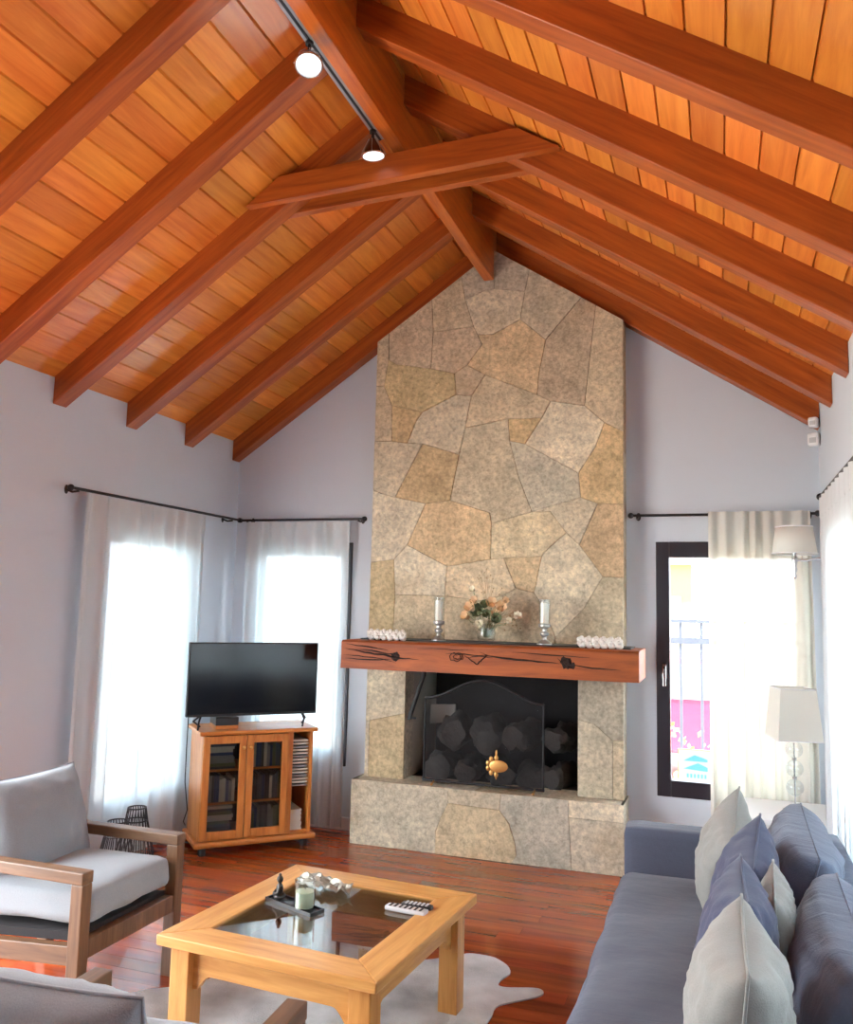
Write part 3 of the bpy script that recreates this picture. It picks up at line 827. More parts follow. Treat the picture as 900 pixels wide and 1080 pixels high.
def garland(u0, u1, lab):
    xa = px_at_y(u0, 672, 4.93)[0]; xb_ = px_at_y(u1, 672, 4.93)[0]
    t = thing('knot_ornament', lab, 'ornament', ((xa+xb_)/2, 4.92, ZM), 0, 'white ornaments on the mantel ends')
    n = 6; L_ = xb_-xa
    for k in range(n):
        cx = -L_/2+L_*(k+.5)/n; bm = B()
        ball(bm, (cx, 0, .022), .022, 10, 8, 1, 1, 1, .2); ball(bm, (cx+.012, -.012, .016), .015, 8, 6); ball(bm, (cx-.012, -.012, .05), .014, 8, 6)
        for j in range(7):
            a = 2*pi*j/7+k; ball(bm, (cx+.017*cos(a)*.9, -.008, .036+.019*sin(a)), .012, 8, 6, 1, 1, 1)
        ball(bm, (cx, -.018, .036), .012, 8, 6); ball(bm, (cx, .0, .058), .013, 8, 6)
        obj('rosette', bm, 'ceramic', t, smooth=60)
garland(389, 429, 'row of white ceramic rosettes on the left end of the mantel')
garland(610, 657, 'row of white ceramic rosettes on the right end of the mantel')
# flower vase
fx = px_at_y(513, 660, YD)[0]
fl = thing('flower_vase', 'glass vase of peach lilies, green succulents and cream blooms on the mantel', 'vase', (fx, YD, ZM+.008))
bm = B(); lathe(bm, [(.04, 0), (.052, .02), (.058, .055), (.05, .09), (.06, .11), (.058, .11), (.048, .09), (.055, .055), (.049, .022), (.0, .008)], seg=24, cap=False); obj('vase', bm, 'jar', fl, smooth=60)
def flower(c, d, r, mat, pet=6, name='flower'):
    d = Vector(d).normalized(); q = Vector((0, 0, 1)).rotation_difference(d).to_matrix(); bm = B()
    for k in range(pet):
        a = 2*pi*k/pet
        m = q @ Matrix.Rotation(a, 3, 'Z')
        pts = []
        for (s, wv, h) in ((.1, .25, -.5), (.45, .5, -.1), (.8, .52, .35), (1.05, .28, .62)):
            pts.append([m @ Vector((s*r*.62, -wv*r*.7, h*r)), m @ Vector((s*r*.72, 0, h*r-.08*r)), m @ Vector((s*r*.62, wv*r*.7, h*r))])
        vv = [[bm.verts.new(Vector(c)+p) for p in row] for row in pts]
        for A, C in zip(vv, vv[1:]):
            for j in range(2): bm.faces.new((A[j], A[j+1], C[j+1], C[j]))
    ball(bm, Vector(c)-d*r*.3, r*.35, 8, 6)
    o = obj(name, bm, mat, fl, smooth=70); return o
def off(u, v, dy=0): p = px_at_y(u, v, YD+dy); return Vector((p[0]-fx, dy, p[1]-ZM-.008))
STEMS = []
for (u, v, r, m) in ((497, 641, .034, 'peach'), (492, 650, .03, 'peach'), (519, 637, .034, 'peach'), (528, 641, .036, 'peach'), (523, 648, .028, 'peach'), (501, 634, .026, 'peach'), (533, 634, .022, 'peach'),
                     (510, 654, .036, 'cream'), (516, 660, .034, 'cream'), (506, 660, .03, 'cream'), (545, 650, .026, 'cream'), (536, 655, .02, 'cream'), (499, 622, .02, 'cream')):
    dy = random.uniform(-.05, 0); p = off(u, v, dy); STEMS.append(p.copy()); flower(p, (p.x*4, -1.0, .5), r*1.45, m)
for (u, v, r) in ((505, 645, .046), (514, 648, .03), (524, 653, .036), (512, 638, .03)):
    p = off(u, v, -.02); flower(p, (p.x*2, -1, .3), r*1.3, 'leaf', 9, 'succulent')
bm = B()
for p in STEMS: tube(bm, [(p.x*.1, 0, .03), (p.x*.35, 0, .1), (p.x*.8, p.y*.6, p.z*.8), p+Vector((0, .008, 0))], .0018, 5)
for k in range(34):
    a = random.uniform(-1, 1); h = random.uniform(.12, .22)
    e = Vector((a*.13, random.uniform(-.05, .05), h)); tube(bm, [(0, 0, .03), (e.x*.4, e.y*.4, h*.6), e], .0012, 4)
obj('stems', bm, 'leaf', fl)
bm = B()
base = off(513, 640); 
for k in range(15):
    e = off(random.uniform(503, 530), random.uniform(600, 628)); tube(bm, [base*.6, base, (base+e)/2+Vector((.01*random.uniform(-1, 1), 0, .01)), e], .0009, 4); ball(bm, e, .004, 6, 4)
for k in range(14):
    e = off(random.uniform(532, 550), random.uniform(642, 668)); tube(bm, [off(515, 655), (off(515, 655)+e)/2, e], .0009, 4); ball(bm, e, .005, 6, 4)
obj('dry_sprigs', bm, 'twig', fl)

# ------------------------------------------------------------------ curtains and rods
def curtain(name, label, put, s0, s1, ztop, zbot, folds, amp, mat, spread=0.0, seed=0, hem=.12):
    """put(s, d) -> (x, y): s along the wall, d out from the rod line"""
    t = thing(name, label, 'curtain', (0, 0, 0))
    nz = 26; ns = folds*12
    def offs(s, k):
        ph = 2*pi*folds*s+.9*sin(s*9+seed)+.5*sin(s*23+seed*2)
        am = amp*(.6+.4*noise.noise(Vector((s*5, seed, k*.8)))+.12*k)
        return am*sin(ph)+amp*.35*sin(ph*2.3+k*2+seed)*k
    def make(bm, k0, k1, n, extra=0):
        rows = []
        for j in range(n+1):
            k = k0+(k1-k0)*j/n; z = ztop+(zbot-ztop)*k; row = []
            for i in range(ns+1):
                s = i/ns; d = offs(s, k)
                if k < .06: d *= .75
                ss = s0+(s1-s0)*(s+spread*k*(s-.5)+.012*sin(2*pi*folds*s+1)*k)
                x, y = put(ss, d+extra); row.append(bm.verts.new((x, y, z)))
            rows.append(row)
        for A, C in zip(rows, rows[1:]):
            for i in range(ns): bm.faces.new((A[i], A[i+1], C[i+1], C[i]))
    bm = B(); make(bm, .045, 1, nz); obj('drape', bm, mat, t, smooth=180)
    bm = B(); make(bm, 0, .05, 3, .004)
    obj('pleated_header', bm, mat, t, smooth=180)
    return t
def rod(label, a, b, brackets, wall, rings=()):
    """a, b end points; wall = vector to the wall"""
    t = thing('curtain_rod', label, 'curtain rod', (0, 0, 0))
    bm = B(); tube(bm, [a, b], .0085, 10); obj('pole', bm, 'black', t, smooth=50)
    for e, d in ((a, Vector(a)-Vector(b)), (b, Vector(b)-Vector(a))):
        d = d.normalized(); bm = B(); ball(bm, Vector(e)+d*.008, .018, 12, 8); obj('finial', bm, 'black', t, smooth=60)
    for k in brackets:
        p = Vector(a).lerp(Vector(b), k); bm = B(); wv = Vector(wall)
        tube(bm, [p+Vector((0, 0, -.012)), p+wv*.5+Vector((0, 0, -.015)), p+wv], .006, 8); q = p+wv
        ball(bm, q-wv*.03, .016, 10, 6, .35 if abs(wv.x) > 0 else 1, .35 if abs(wv.y) > 0 else 1, 1.6)
        obj('bracket', bm, 'black', t, smooth=60)
    return t
ZR = 2.089
rod('black curtain rod on the left wall above the longer sheer curtain', (XL+.085, 3.60, ZR), (XL+.085, 5.27, ZR), (.03, .95), (-.085, 0, 0))
rod('black curtain rod between the left corner and the stone chimney', (XL+.09, YW-.085, ZR), (-2.30, YW-.085, ZR), (.05, .96), (0, .085, 0))
rod('black curtain rod right of the chimney above the dark-framed window', (-.50, YW-.085, ZR), (XR-.03, YW-.085, ZR), (.03, .97), (0, .085, 0))
rod('black curtain rod on the right wall above the sofa', (XR-.085, 1.5, ZR), (XR-.085, 4.55, ZR), (.03, .97), (.085, 0, 0))
XLc = XL+.085
curtain('curtain', 'long sheer white curtain on the left wall, behind the near armchair', lambda s, d: (XLc+d, s), 3.70, 4.86, ZR-.015, .03, 9, .032, 'sheer', .03, 1)
curtain('curtain', 'sheer white curtain on the back wall behind the television', lambda s, d: (s, YW-.085-d), -3.215, -2.40, ZR-.015, .03, 8, .03, 'sheer', .02, 4)
curtain('curtain', 'cream-white curtain drawn half across the dark-framed window by the lamps', lambda s, d: (s, YW-.125-d*.9), -.055, .50, ZR+.012, .03, 7, .034, 'sheer2', .05, 8)
curtain('curtain', 'white curtain at the right edge, hanging behind the sofa back', lambda s, d: (XR-.085-d, s), 1.55, 4.47, ZR-.015, .03, 22, .034, 'sheer', .0, 12)

# ------------------------------------------------------------------ television corner
cab = thing('media_cabinet', 'honey-coloured wooden media cabinet with two glass doors in the corner', 'cabinet', (-2.817, 4.827, 0), pi/4)
W2, D2, H = .345, .18, .725
bm = B(); prism(bm, [(-W2-.03, -D2-.035), (W2+.03, -D2-.035), (W2+.03, D2), (-W2-.03, D2)], 'z', .05, .085); obj('plinth', bm, 'cab', cab, bevel=.012)
bm = B(); prism(bm, [(-W2-.025, -D2-.025), (W2+.025, -D2-.025), (W2+.025, D2), (-W2-.025, D2)], 'z', H-.025, H); obj('top', bm, 'cab', cab, bevel=.008)
XD = .185   # right end of the doors, the open disc rack follows
for xx in (-W2, W2-.018): 
    bm = B(); box(bm, xx, xx+.018, -D2, D2, .085, H-.025); obj('side_panel', bm, 'cabz', cab)
bm = B(); box(bm, XD, XD+.03, -D2-.004, D2-.01, .085, H-.025); obj('divider', bm, 'cabz', cab)
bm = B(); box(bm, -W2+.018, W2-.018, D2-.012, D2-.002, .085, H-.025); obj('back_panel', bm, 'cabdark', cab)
bm = B(); box(bm, -W2+.018, W2-.018, -D2+.02, D2-.012, .085, .1); obj('bottom_panel', bm, 'cab', cab)
SH = [.1, .295, .49]
for z in SH[1:]:
    bm = B(); box(bm, -W2+.018, XD, -D2+.035, D2-.012, z-.012, z); obj('shelf', bm, 'cab', cab)
mid = (-W2+XD)/2
for (xa, xb, kx) in ((-W2+.002, mid-.002, mid-.022), (mid+.002, XD-.002, mid+.022)):
    bm = B(); st = .042
    box(bm, xa, xa+st, -D2-.018, -D2, .09, H-.03); box(bm, xb-st, xb, -D2-.018, -D2, .09, H-.03)
    box(bm, xa+st, xb-st, -D2-.018, -D2, .09, .09+st*1.2); box(bm, xa+st, xb-st, -D2-.018, -D2, H-.03-st*1.1, H-.03)
    d = obj('door', bm, 'cabz', cab, bevel=.003)
    bm = B(); box(bm, xa+st, xb-st, -D2-.011, -D2-.007, .09+st*1.2, H-.03-st*1.1); obj('door_glass', bm, 'cabglass', d)
    bm = B(); lathe(bm, [(.004, 0), (.004, .01), (.011, .014), (.012, .02), (.008, .025)], (kx, 0, 0), 14, True, Matrix.Translation((0, -D2-.018, H-.1)) @ Matrix.Translation((kx, 0, 0)) @ Matrix.Rotation(pi/2, 4, 'X') @ Matrix.Translation((-kx, 0, 0)))
    obj('knob', bm, 'brass', d, smooth=60)
for xx in (-W2+.03, W2-.03):
    for yy in (-D2+.02, D2-.04):
        bm = B(); lathe(bm, [(.02, 0), (.024, .01), (.024, .04), (.012, .052)], (xx, yy, 0), 14); obj('caster', bm, 'blackp', cab, smooth=50)
CM = Matrix.Translation((-2.817, 4.827, 0)) @ Matrix.Rotation(pi/4, 4, 'Z')
def disc_case(x0, x1, y0, y1, z0, z1, mat, lab, grp, name='disc_case'):
    bm = B(); c = Vector(((x0+x1)/2, (y0+y1)/2, z0)); box(bm, x0-c.x, x1-c.x, y0-c.y, y1-c.y, 0, z1-z0)
    o = obj(name, bm, mat); p = CM @ c; o.location = p; o.rotation_euler = (0, 0, pi/4)
    tagv(o, lab, 'disc case', grp)
for k in range(15):
    z = .365+k*.0195
    disc_case(XD+.034, W2-.022-random.uniform(0, .006), -D2+.012, D2-.03, z, z+.0095, CASES[2] if k % 3 else CASES[5], 'disc case in the upper pile of the open rack at the cabinet\'s right', 'upper pile of discs in the open rack')
# thin wire ledges carry the upper pile
bm = B()
for k in range(15):
    z = .365+k*.0195-.0015
    box(bm, XD+.03, XD+.036, -D2+.02, D2-.02, z-.002, z+.0014); box(bm, W2-.026, W2-.018, -D2+.02, D2-.02, z-.002, z+.0014)
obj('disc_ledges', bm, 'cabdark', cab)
z = .1
for k in range(11):
    disc_case(XD+.034, W2-.05-random.uniform(0, .01), -D2+.015, D2-.04, z+.0003, z+.0108, CASES[2], 'disc case in the lower pile of the open rack at the cabinet\'s right', 'lower pile of discs in the open rack'); z += .0112
SHN = ['bottom', 'middle', 'top']
for di, (xa, xb, nm) in enumerate(((-W2+.03, mid-.03, 'left'), (mid+.03, XD-.02, 'right'))):
    for si, z in enumerate(SH):
        if di == 1 and si == 0:
            lean = None
        x = xa; k = 0
        lying = (di == 0 and si != 1)
        lab = 'video case on the %s shelf behind the %s glass door' % (SHN[si], nm); grp = 'cases on the %s shelf behind the %s door' % (SHN[si], nm)
        if lying:
            zz = z+.0005
            while zz < z+.155:
                h = random.uniform(.012, .02); disc_case(xa, xa+.19-random.uniform(0, .03), -D2+.05, .06, zz, zz+h, random.choice(CASES), lab, grp, 'video_case'); zz += h+.0005
        else:
            while x < xb-.02:
                wd = random.uniform(.012, .02); hh = random.uniform(.12, .165)
                disc_case(x, x+wd, -D2+.05, .05, z+.0005, z+hh, random.choice(CASES), lab, grp, 'video_case'); x += wd+.001

# television (width along local x, front -y)
tv = thing('television', 'flat black television angled in the corner on the wooden cabinet', 'television', (-2.735, 4.707, 0), pi/4)
TW, TZ0, TZ1 = .412, .80, 1.25
tv.location.x -= .03; tv.location.y += .03
bm = B(); box(bm, -TW, TW, 0, .03, TZ0, TZ1); box(bm, -TW*.6, TW*.6, .03, .06, TZ0+.03, TZ0+.28); obj('body', bm, 'tvbody', tv, bevel=.004)
bm = B(); box(bm, -TW+.008, TW-.008, -.002, .001, TZ0+.016, TZ1-.008); obj('screen', bm, 'tvscreen', tv)
for sx in (-1, 1):
    bm = B(); xx = sx*(TW-.085)
    tube(bm, [(xx-.02, -.05, H+.006), (xx+.005*sx, .0, TZ0-.03), (xx-.01*sx, .015, TZ0+.01)], .006); tube(bm, [(xx+.02, .09, H+.006), (xx+.03*sx, .05, TZ0-.03), (xx-.01*sx, .015, TZ0+.01)], .006)
    obj('leg', bm, 'black', tv, smooth=50)
def on_cab(name, x0, x1, y0, y1, z0, z1, mat, lab, cat):
    bm = B(); c = Vector(((x0+x1)/2, (y0+y1)/2, z0)); box(bm, x0-c.x, x1-c.x, y0-c.y, y1-c.y, 0, z1-z0)
    o = obj(name, bm, mat, bevel=.003); o.location = CM @ c; o.rotation_euler = (0, 0, pi/4); return tagv(o, lab, cat)
on_cab('wooden_block', -.26, -.12, -.12, .06, H, H+.022, 'cab', 'small flat wooden block under the black box on the cabinet top', 'block')
on_cab('set_top_box', -.26, -.12, -.12, .05, H+.022, H+.07, 'blackp', 'small black receiver box under the television', 'receiver')
bm = B(); pts = [(-.37, .05, .86), (-.40, .02, .78), (-.405, .0, .6), (-.40, .02, .4), (-.385, -.02, .24), (-.395, .03, .16), (-.37, .1, .12)]
tube(bm, [CM @ Vector(p) for p in pts], .0035, 6); tagv(obj('power_cord', bm, 'blackp', smooth=60), 'thin black cord hanging down beside the media cabinet', 'cord')

# wire lanterns by the window
def lantern(x, y, r, h, lab):
    t = thing('wire_lantern', lab, 'lantern', (x, y, 0), 0, 'black wire lanterns on the floor')
    bm = B()
    for k in range(22):
        a = 2*pi*k/22; b2 = a+.12
        tube(bm, [(r*.9*cos(a), r*.9*sin(a), .006), (r*1.05*cos(a), r*1.05*sin(a), h*.35), (r*.62*cos(a), r*.62*sin(a), h*.82), (r*.5*cos(b2), r*.5*sin(b2), h)], .003, 5)
    obj('wires', bm, 'black', t)
    for rr, z in ((r*.9, .006), (r*.62, h*.82), (r*.5, h)):
        bm = B(); tube(bm, [(rr*cos(2*pi*k/24), rr*sin(2*pi*k/24), z) for k in range(24)], .004, 6, True); obj('ring', bm, 'black', t, smooth=60)
    bm = B(); lathe(bm, [(r*.55, .012), (r*.58, .03), (r*.5, h*.5), (r*.48, h*.5), (r*.5, .03)], seg=20); obj('glass_cup', bm, 'jar', t, smooth=50)
lantern(-2.93, 3.72, .10, .37, 'black wire lantern on the floor, nearer of the two behind the armchair')
lantern(-3.03, 4.0, .095, .37, 'black wire lantern on the floor, farther one close to the curtain')

# ------------------------------------------------------------------ armchairs
def armchair(label, loc, rotz):
    """seat faces +x in local coordinates; origin below the middle of the front edge"""
    t = thing('armchair', label, 'armchair', loc, rotz, None)
    HW = .30; AH = .55; LN = .62
    for s in (-1, 1):
        y0, y1 = (HW-.055, HW) if s > 0 else (-HW, -HW+.055)
        bm = B(); box(bm, -LN, -.0, y0, y1, AH-.042, AH); obj('armrest', bm, 'walnut', t, bevel=.004)
        bm = B(); box(bm, -.052, 0, y0+.003, y1-.003, 0, AH-.042); obj('leg', bm, 'walnutz', t, bevel=.004)
        bm = B(); prism(bm, [(-LN+.02, AH-.042), (-LN+.075, AH-.042), (-LN-.02, 0), (-LN-.07, 0)], 'y', y0+.003, y1-.003); obj('leg', bm, 'walnutz', t, bevel=.004)
        bm = B(); prism(bm, [(-.052, .30), (-.052, .235), (-LN+.02, .20), (-LN+.035, .265)], 'y', y0+.008, y1-.008); obj('side_rail', bm, 'walnut', t, bevel=.003)
    bm = B(); box(bm, -.046, -.006, -HW+.055, HW-.055, .25, .315); obj('front_rail', bm, 'walnutz', t, bevel=.003)
    bm = B(); box(bm, -LN+.0, -LN+.04, -HW+.055, HW-.055, .22, .28); obj('back_rail', bm, 'walnutz', t, bevel=.003)
    bm = B(); prism(bm, [(-.046, .30), (-.046, .33), (-LN+.03, .29), (-LN+.03, .26)], 'y', -HW+.058, HW-.058); obj('seat_deck', bm, 'deck', t)
    back = Matrix.Translation((-LN+.03, 0, .27)) @ Matrix.Rotation(radians(-17), 4, 'Y')
    for s in (-1, 1):
        bm = B(); box(bm, -.035, 0, s*(HW-.085)-.022, s*(HW-.085)+.022, -.03, .38, back); obj('back_post', bm, 'walnutz', t, bevel=.003)
    for z in (.31, .2, .09):
        bm = B(); box(bm, -.03, -.005, -HW+.1, HW-.1, z, z+.05, back); obj('back_slat', bm, 'walnut', t, bevel=.003)
    bm = B(); rbox(bm, (.60, 2*HW-.118, .125), .035, 14, .018, .008, Matrix.Translation((-.315, 0, .40)) @ Matrix.Rotation(radians(-3), 4, 'Y'), 2.0)
    obj('seat_cushion', bm, 'chairfab', t, smooth=180)
    pm = back @ Matrix.Translation((.155, .032, .278)) @ Matrix(((0, 0, 1, 0), (1, 0, 0, 0), (0, 1, 0, 0), (0, 0, 0, 1)))
    bm = B(); pillow(bm, .51, .43, .22, 26, .05, 3.3+rotz, pm); bc = obj('back_cushion', bm, 'chairfab', t, smooth=180)
    bm = B(); pillow_seam(bm, .51, .43, .05, .004, pm); obj('piping', bm, 'chairfab', bc, smooth=180)
    return t
armchair('wooden armchair with pale grey cushions by the long left curtain', (-2.10, 2.80, 0), 0)
armchair('wooden armchair with grey cushions cut off at the bottom left corner, seen from behind', (-1.25, 1.93, 0), pi/2+.06)

# ------------------------------------------------------------------ coffee table
TA = radians(-4.3); TCX, TCY, TH = -1.33, 2.868, .41
tb = thing('coffee_table', 'square honey-oak coffee table with an inset glass top', 'table', (TCX, TCY, 0), TA)
hx, hy = .405, .43; FWD = .125
def mitre(bm, pts): prism(bm, pts, 'z', TH-.035, TH)
ix, iy = hx-FWD, hy-FWD
for nm, pts, mt in (('front', [(-hx, -hy), (hx, -hy), (ix, -iy), (-ix, -iy)], 'oak'), ('right', [(hx, -hy), (hx, hy), (ix, iy), (ix, -iy)], 'oaky'), ('back', [(hx, hy), (-hx, hy), (-ix, iy), (ix, iy)], 'oak'), ('left', [(-hx, hy), (-hx, -hy), (-ix, -iy), (-ix, iy)], 'oaky')):
    bm = B(); mitre(bm, pts); obj('top_board', bm, mt, tb, bevel=.004)
bm = B(); box(bm, -ix-.002, ix+.002, -iy-.002, iy+.002, TH-.014, TH-.006); obj('glass_top', bm, 'tableglass', tb)
LG = .075; ins = .035
for sx in (-1, 1):
    for sy_ in (-1, 1):
        cx, cyy = sx*(hx-ins-LG/2), sy_*(hy-ins-LG/2)
        bm = B(); box(bm, cx-LG/2, cx+LG/2, cyy-LG/2, cyy+LG/2, 0.004, TH-.035); obj('leg', bm, 'oakz', tb, bevel=.004)
def apron_prof(a, b):
    pts = [(a, TH-.035), (b, TH-.035), (b, .235), (b-.02, .24)]
    for k in range(6): pts.append((b-.02-.05*(k+1)/6, .24+.045*sin(pi/2*(k+1)/6)))
    for k in range(6): pts.append((a+.07-.05*k/6, .285-.045*(1-cos(pi/2*k/6))))
    pts += [(a+.02, .24), (a, .235)]
    return pts
ex = hx-ins-LG; ey = hy-ins-LG
for s in (-1, 1):
    yc = s*(hy-ins-LG/2); bm = B(); prism(bm, apron_prof(-ex, ex), 'y', yc-.011, yc+.011); obj('apron', bm, 'oak', tb)
    xc = s*(hx-ins-LG/2); bm = B(); prism(bm, apron_prof(-ey, ey), 'x', xc-.011, xc+.011); obj('apron', bm, 'oaky', tb)
def at_z(u, v, z):
    r = F+RR_*((u-450)/CAM_F)-UU_*((v-540)/CAM_F); t = (z-HC)/r.z
    return Vector((r.x*t, r.y*t, z))
ZG = TH-.0058
# tray, candle jar, figurine, foil leaf
p0, p1 = at_z(290, 948, ZG), at_z(332, 964, ZG)
ang = math.atan2(p1.y-p0.y, p1.x-p0.x); ln = (p1-p0).length; c = (p0+p1)/2
tr_ = thing('serving_tray', 'narrow dark tray under the candle on the coffee table', 'tray', c, ang)
bm = B(); box(bm, -ln/2-.01, ln/2+.01, -.03, .03, 0, .006); obj('base', bm, 'tray', tr_, bevel=.002)
bm = B()
for (a, b, d, e) in ((-ln/2-.012, ln/2+.012, -.034, -.029), (-ln/2-.012, ln/2+.012, .029, .034), (-ln/2-.014, -ln/2-.008, -.034, .034), (ln/2+.008, ln/2+.014, -.034, .034)): box(bm, a, b, d, e, 0, .013)
obj('rim', bm, 'tray', tr_)
p = at_z(325, 958, ZG+.006); p = Vector((c.x+cos(ang)*.055, c.y+sin(ang)*.055, ZG+.0062))
jr = thing('jar_candle', 'pale green candle in a clear glass tumbler on the coffee table', 'candle', p)
bm = B(); lathe(bm, [(.0, .002), (.036, .0), (.037, .004), (.038, .10), (.0355, .10), (.0345, .006), (.0, .006)], seg=28, cap=False); obj('glass', bm, 'ball', jr, smooth=40)
bm = B(); lathe(bm, [(.033, .0065), (.0335, .06), (.02, .064), (.001, .065)], seg=24); wx = obj('wax', bm, 'greenwax', jr, smooth=40)
bm = B(); tube(bm, [(0, 0, .064), (.001, 0, .075)], .0015, 6); obj('wick', bm, 'black', wx)
p = Vector((c.x-cos(ang)*.085, c.y-sin(ang)*.085, ZG+.0062))
bu = thing('seated_figurine', 'small dark seated statuette on the tray at the table\'s left edge', 'figurine', p, -pi/3)
bm = B(); ball(bm, (0, 0, .012), .026, 14, 8, 1.05, .9, .5); ball(bm, (0, 0, .036), .017, 12, 8, 1, .8, 1.35); obj('body', bm, 'statue', bu, smooth=60)
bm = B(); ball(bm, (0, 0, .07), .0125, 12, 8, .9, .95, 1.15); ball(bm, (0, 0, .086), .006, 8, 6); obj('head', bm, 'statue', bu, smooth=60)
bm = B(); tube(bm, [(-.016, 0, .048), (-.024, -.006, .03), (-.008, -.02, .02), (.008, -.02, .02), (.024, -.006, .03), (.016, 0, .048)], .006, 8); obj('arms', bm, 'statue', bu, smooth=60)
p = at_z(342, 938, ZG); bm = B(); g = 16; vv = {}
for i in range(g+1):
    for j in range(g+1):
        u, w_ = i/g*2-1, j/g*2-1; r = sqrt(u*u+w_*w_)
        vv[i, j] = bm.verts.new((p.x+u*.125, p.y+w_*.055*(1-.3*u)-.03*u, p.z+.022+.03*noise.noise(Vector((u*3.5, w_*3, 1)))+.012*noise.noise(Vector((u*9, w_*9, 4)))-.012*r))
for i in range(g):
    for j in range(g):
        u, w_ = (i+.5)/g*2-1, (j+.5)/g*2-1
        if u*u+w_*w_ > 1.05+.2*noise.noise(Vector((u*3, w_*3, 8))): continue
        bm.faces.new((vv[i, j], vv[i+1, j], vv[i+1, j+1], vv[i, j+1]))
for q in [q for q in bm.verts if not q.link_faces]: bm.verts.remove(q)
zmin = min(q.co.z for q in bm.verts)
for q in bm.verts: q.co.z += ZG+.001-zmin
fo = obj('crumpled_leaf', bm, 'foil', smooth=30); md = fo.modifiers.new('thick', 'SOLIDIFY'); md.thickness = .002; md.offset = 1
tagv(fo, 'crumpled silvery dried leaf lying behind the candle on the glass', 'leaf')
def remote(u0, v0, u1, v1, wd, mat, lab, keys, keymat):
    a, b = at_z(u0, v0, ZG), at_z(u1, v1, ZG); c = (a+b)/2; an = math.atan2(b.y-a.y, b.x-a.x); l = (b-a).length
    t = thing('remote_control', lab, 'remote', c, an, 'remote controls on the coffee table')
    bm = B(); rbox(bm, (l, wd, .018), .007, 6, 0, 0, Matrix.Translation((0, 0, .009))); obj('body', bm, mat, t, smooth=60)
    for i in range(keys):
        for j in range(3):
            bm = B(); x = -l/2+.02+(l-.04)*i/(keys-1); box(bm, x-.004, x+.004, (j-1)*wd*.27-.004, (j-1)*wd*.27+.004, .0175, .0198); obj('button', bm, keymat, t)
remote(408, 958, 450, 966, .045, 'plastic', 'silver-grey remote control on the glass of the coffee table', 7, 'blackp')
remote(424, 956, 456, 961, .04, 'blackp', 'black remote control lying just behind the silver-grey one', 6, 'plastic')

# ------------------------------------------------------------------ cowhide rug
RP = [(-2.25, 2.62), (-2.14, 2.88), (-1.98, 3.02), (-1.90, 3.22), (-1.72, 3.36), (-1.52, 3.44), (-1.30, 3.52), (-1.12, 3.66), (-1.05, 3.72), (-.93, 3.72), (-.84, 3.62), (-.86, 3.50), (-.83, 3.46), (-.70, 3.50), (-.68, 3.44), (-.78, 3.34), (-.82, 3.24), (-.80, 3.06), (-.72, 2.86), (-.62, 2.66), (-.55, 2.38), (-.60, 2.2), (-.75, 2.18), (-.9, 2.28), (-1.2, 2.2), (-1.5, 2.16), (-1.75, 2.05), (-1.95, 1.95), (-2.05, 2.05), (-2.0, 2.3)]
bm = B(); n = len(RP); P = []
for i in range(n):
    p0, p1, p2, p3 = [Vector(RP[(i+k-1) % n]) for k in range(4)]
    for k in range(5):
        t = k/5; P.append(.5*((2*p1)+(-p0+p2)*t+(2*p0-5*p1+4*p2-p3)*t*t+(-p0+3*p1-3*p2+p3)*t**3))
prism(bm, [(p.x+.01*noise.noise(Vector((p.x*12, p.y*12, 0))), p.y+.01*noise.noise(Vector((p.x*12, p.y*12, 5)))) for p in P], 'z', .0005, .0065)
tagv(obj('cowhide_rug', bm, 'hide'), 'pale grey cowhide rug on the wooden floor under the coffee table', 'rug')

# ------------------------------------------------------------------ sofa
so = thing('sofa', 'long blue-grey fabric sofa along the right wall', 'sofa', (0, 0, 0))
SX0, SX1, SYN, SYF = -.395, .44, 1.15, 3.80
def rb(name, x0, x1, y0, y1, z0, z1, r, mat, crown=0, wr=0, n=12, seed=0, wf=9, parent=None):
    bm = B(); rbox(bm, (x1-x0, y1-y0, z1-z0), r, n, crown, wr, Matrix.Translation(((x0+x1)/2, (y0+y1)/2, (z0+z1)/2)), seed, wf)
    return obj(name, bm, mat, parent or so, smooth=180)
rb('base', SX0+.02, SX1, SYN, SYF+.02, .06, .27, .02, 'sofa')
rb('seat_cushion', SX0-.01, .20, SYN, SYF-.01, .265, .43, .05, 'sofa', .012, .014, 40, 4, 7)
rb('arm', SX0-.005, SX1, SYF, SYF+.16, .06, .59, .025, 'sofa', 0, .003, 14)
rb('arm', SX0-.005, SX1, SYN-.16, SYN, .06, .59, .025, 'sofa', 0, .003, 14)
rb('backrest', .33, SX1, SYN, SYF, .25, .655, .03, 'sofab', 0, .004, 14)
for px_ in (SX0+.06, SX1-.06):
    for py_ in (SYN-.1, SYF+.1):
        bm = B(); box(bm, px_-.025, px_+.025, py_-.025, py_+.025, 0, .065); obj('foot', bm, 'blackp', so)
def upright(c, yaw, lean, roll=0):
    """pillow frame: local x along +y world (depth), local y up, local z towards the seat (-x)"""
    m = Matrix(((0, 0, -1, 0), (1, 0, 0, 0), (0, 1, 0, 0), (0, 0, 0, 1)))
    return Matrix.Translation(c) @ Matrix.Rotation(yaw, 4, 'Z') @ Matrix.Rotation(lean, 4, 'Y') @ Matrix.Rotation(roll, 4, 'X') @ m
def loose(name, label, cat, mat, c, wd, ht, t, yaw, lean, roll=0, pinch=.08, seed=0, group=None, r=.004, q=.48):
    th = thing(name, label, cat, c, 0, group)
    m = upright((0, 0, 0), yaw, lean, roll)
    bm = B(); pillow(bm, wd, ht, t, 26, pinch, seed, m, q); cv = obj('cover', bm, mat, th, smooth=180)
    bm = B(); pillow_seam(bm, wd, ht, pinch, r, m); obj('seam', bm, mat, th, smooth=180)
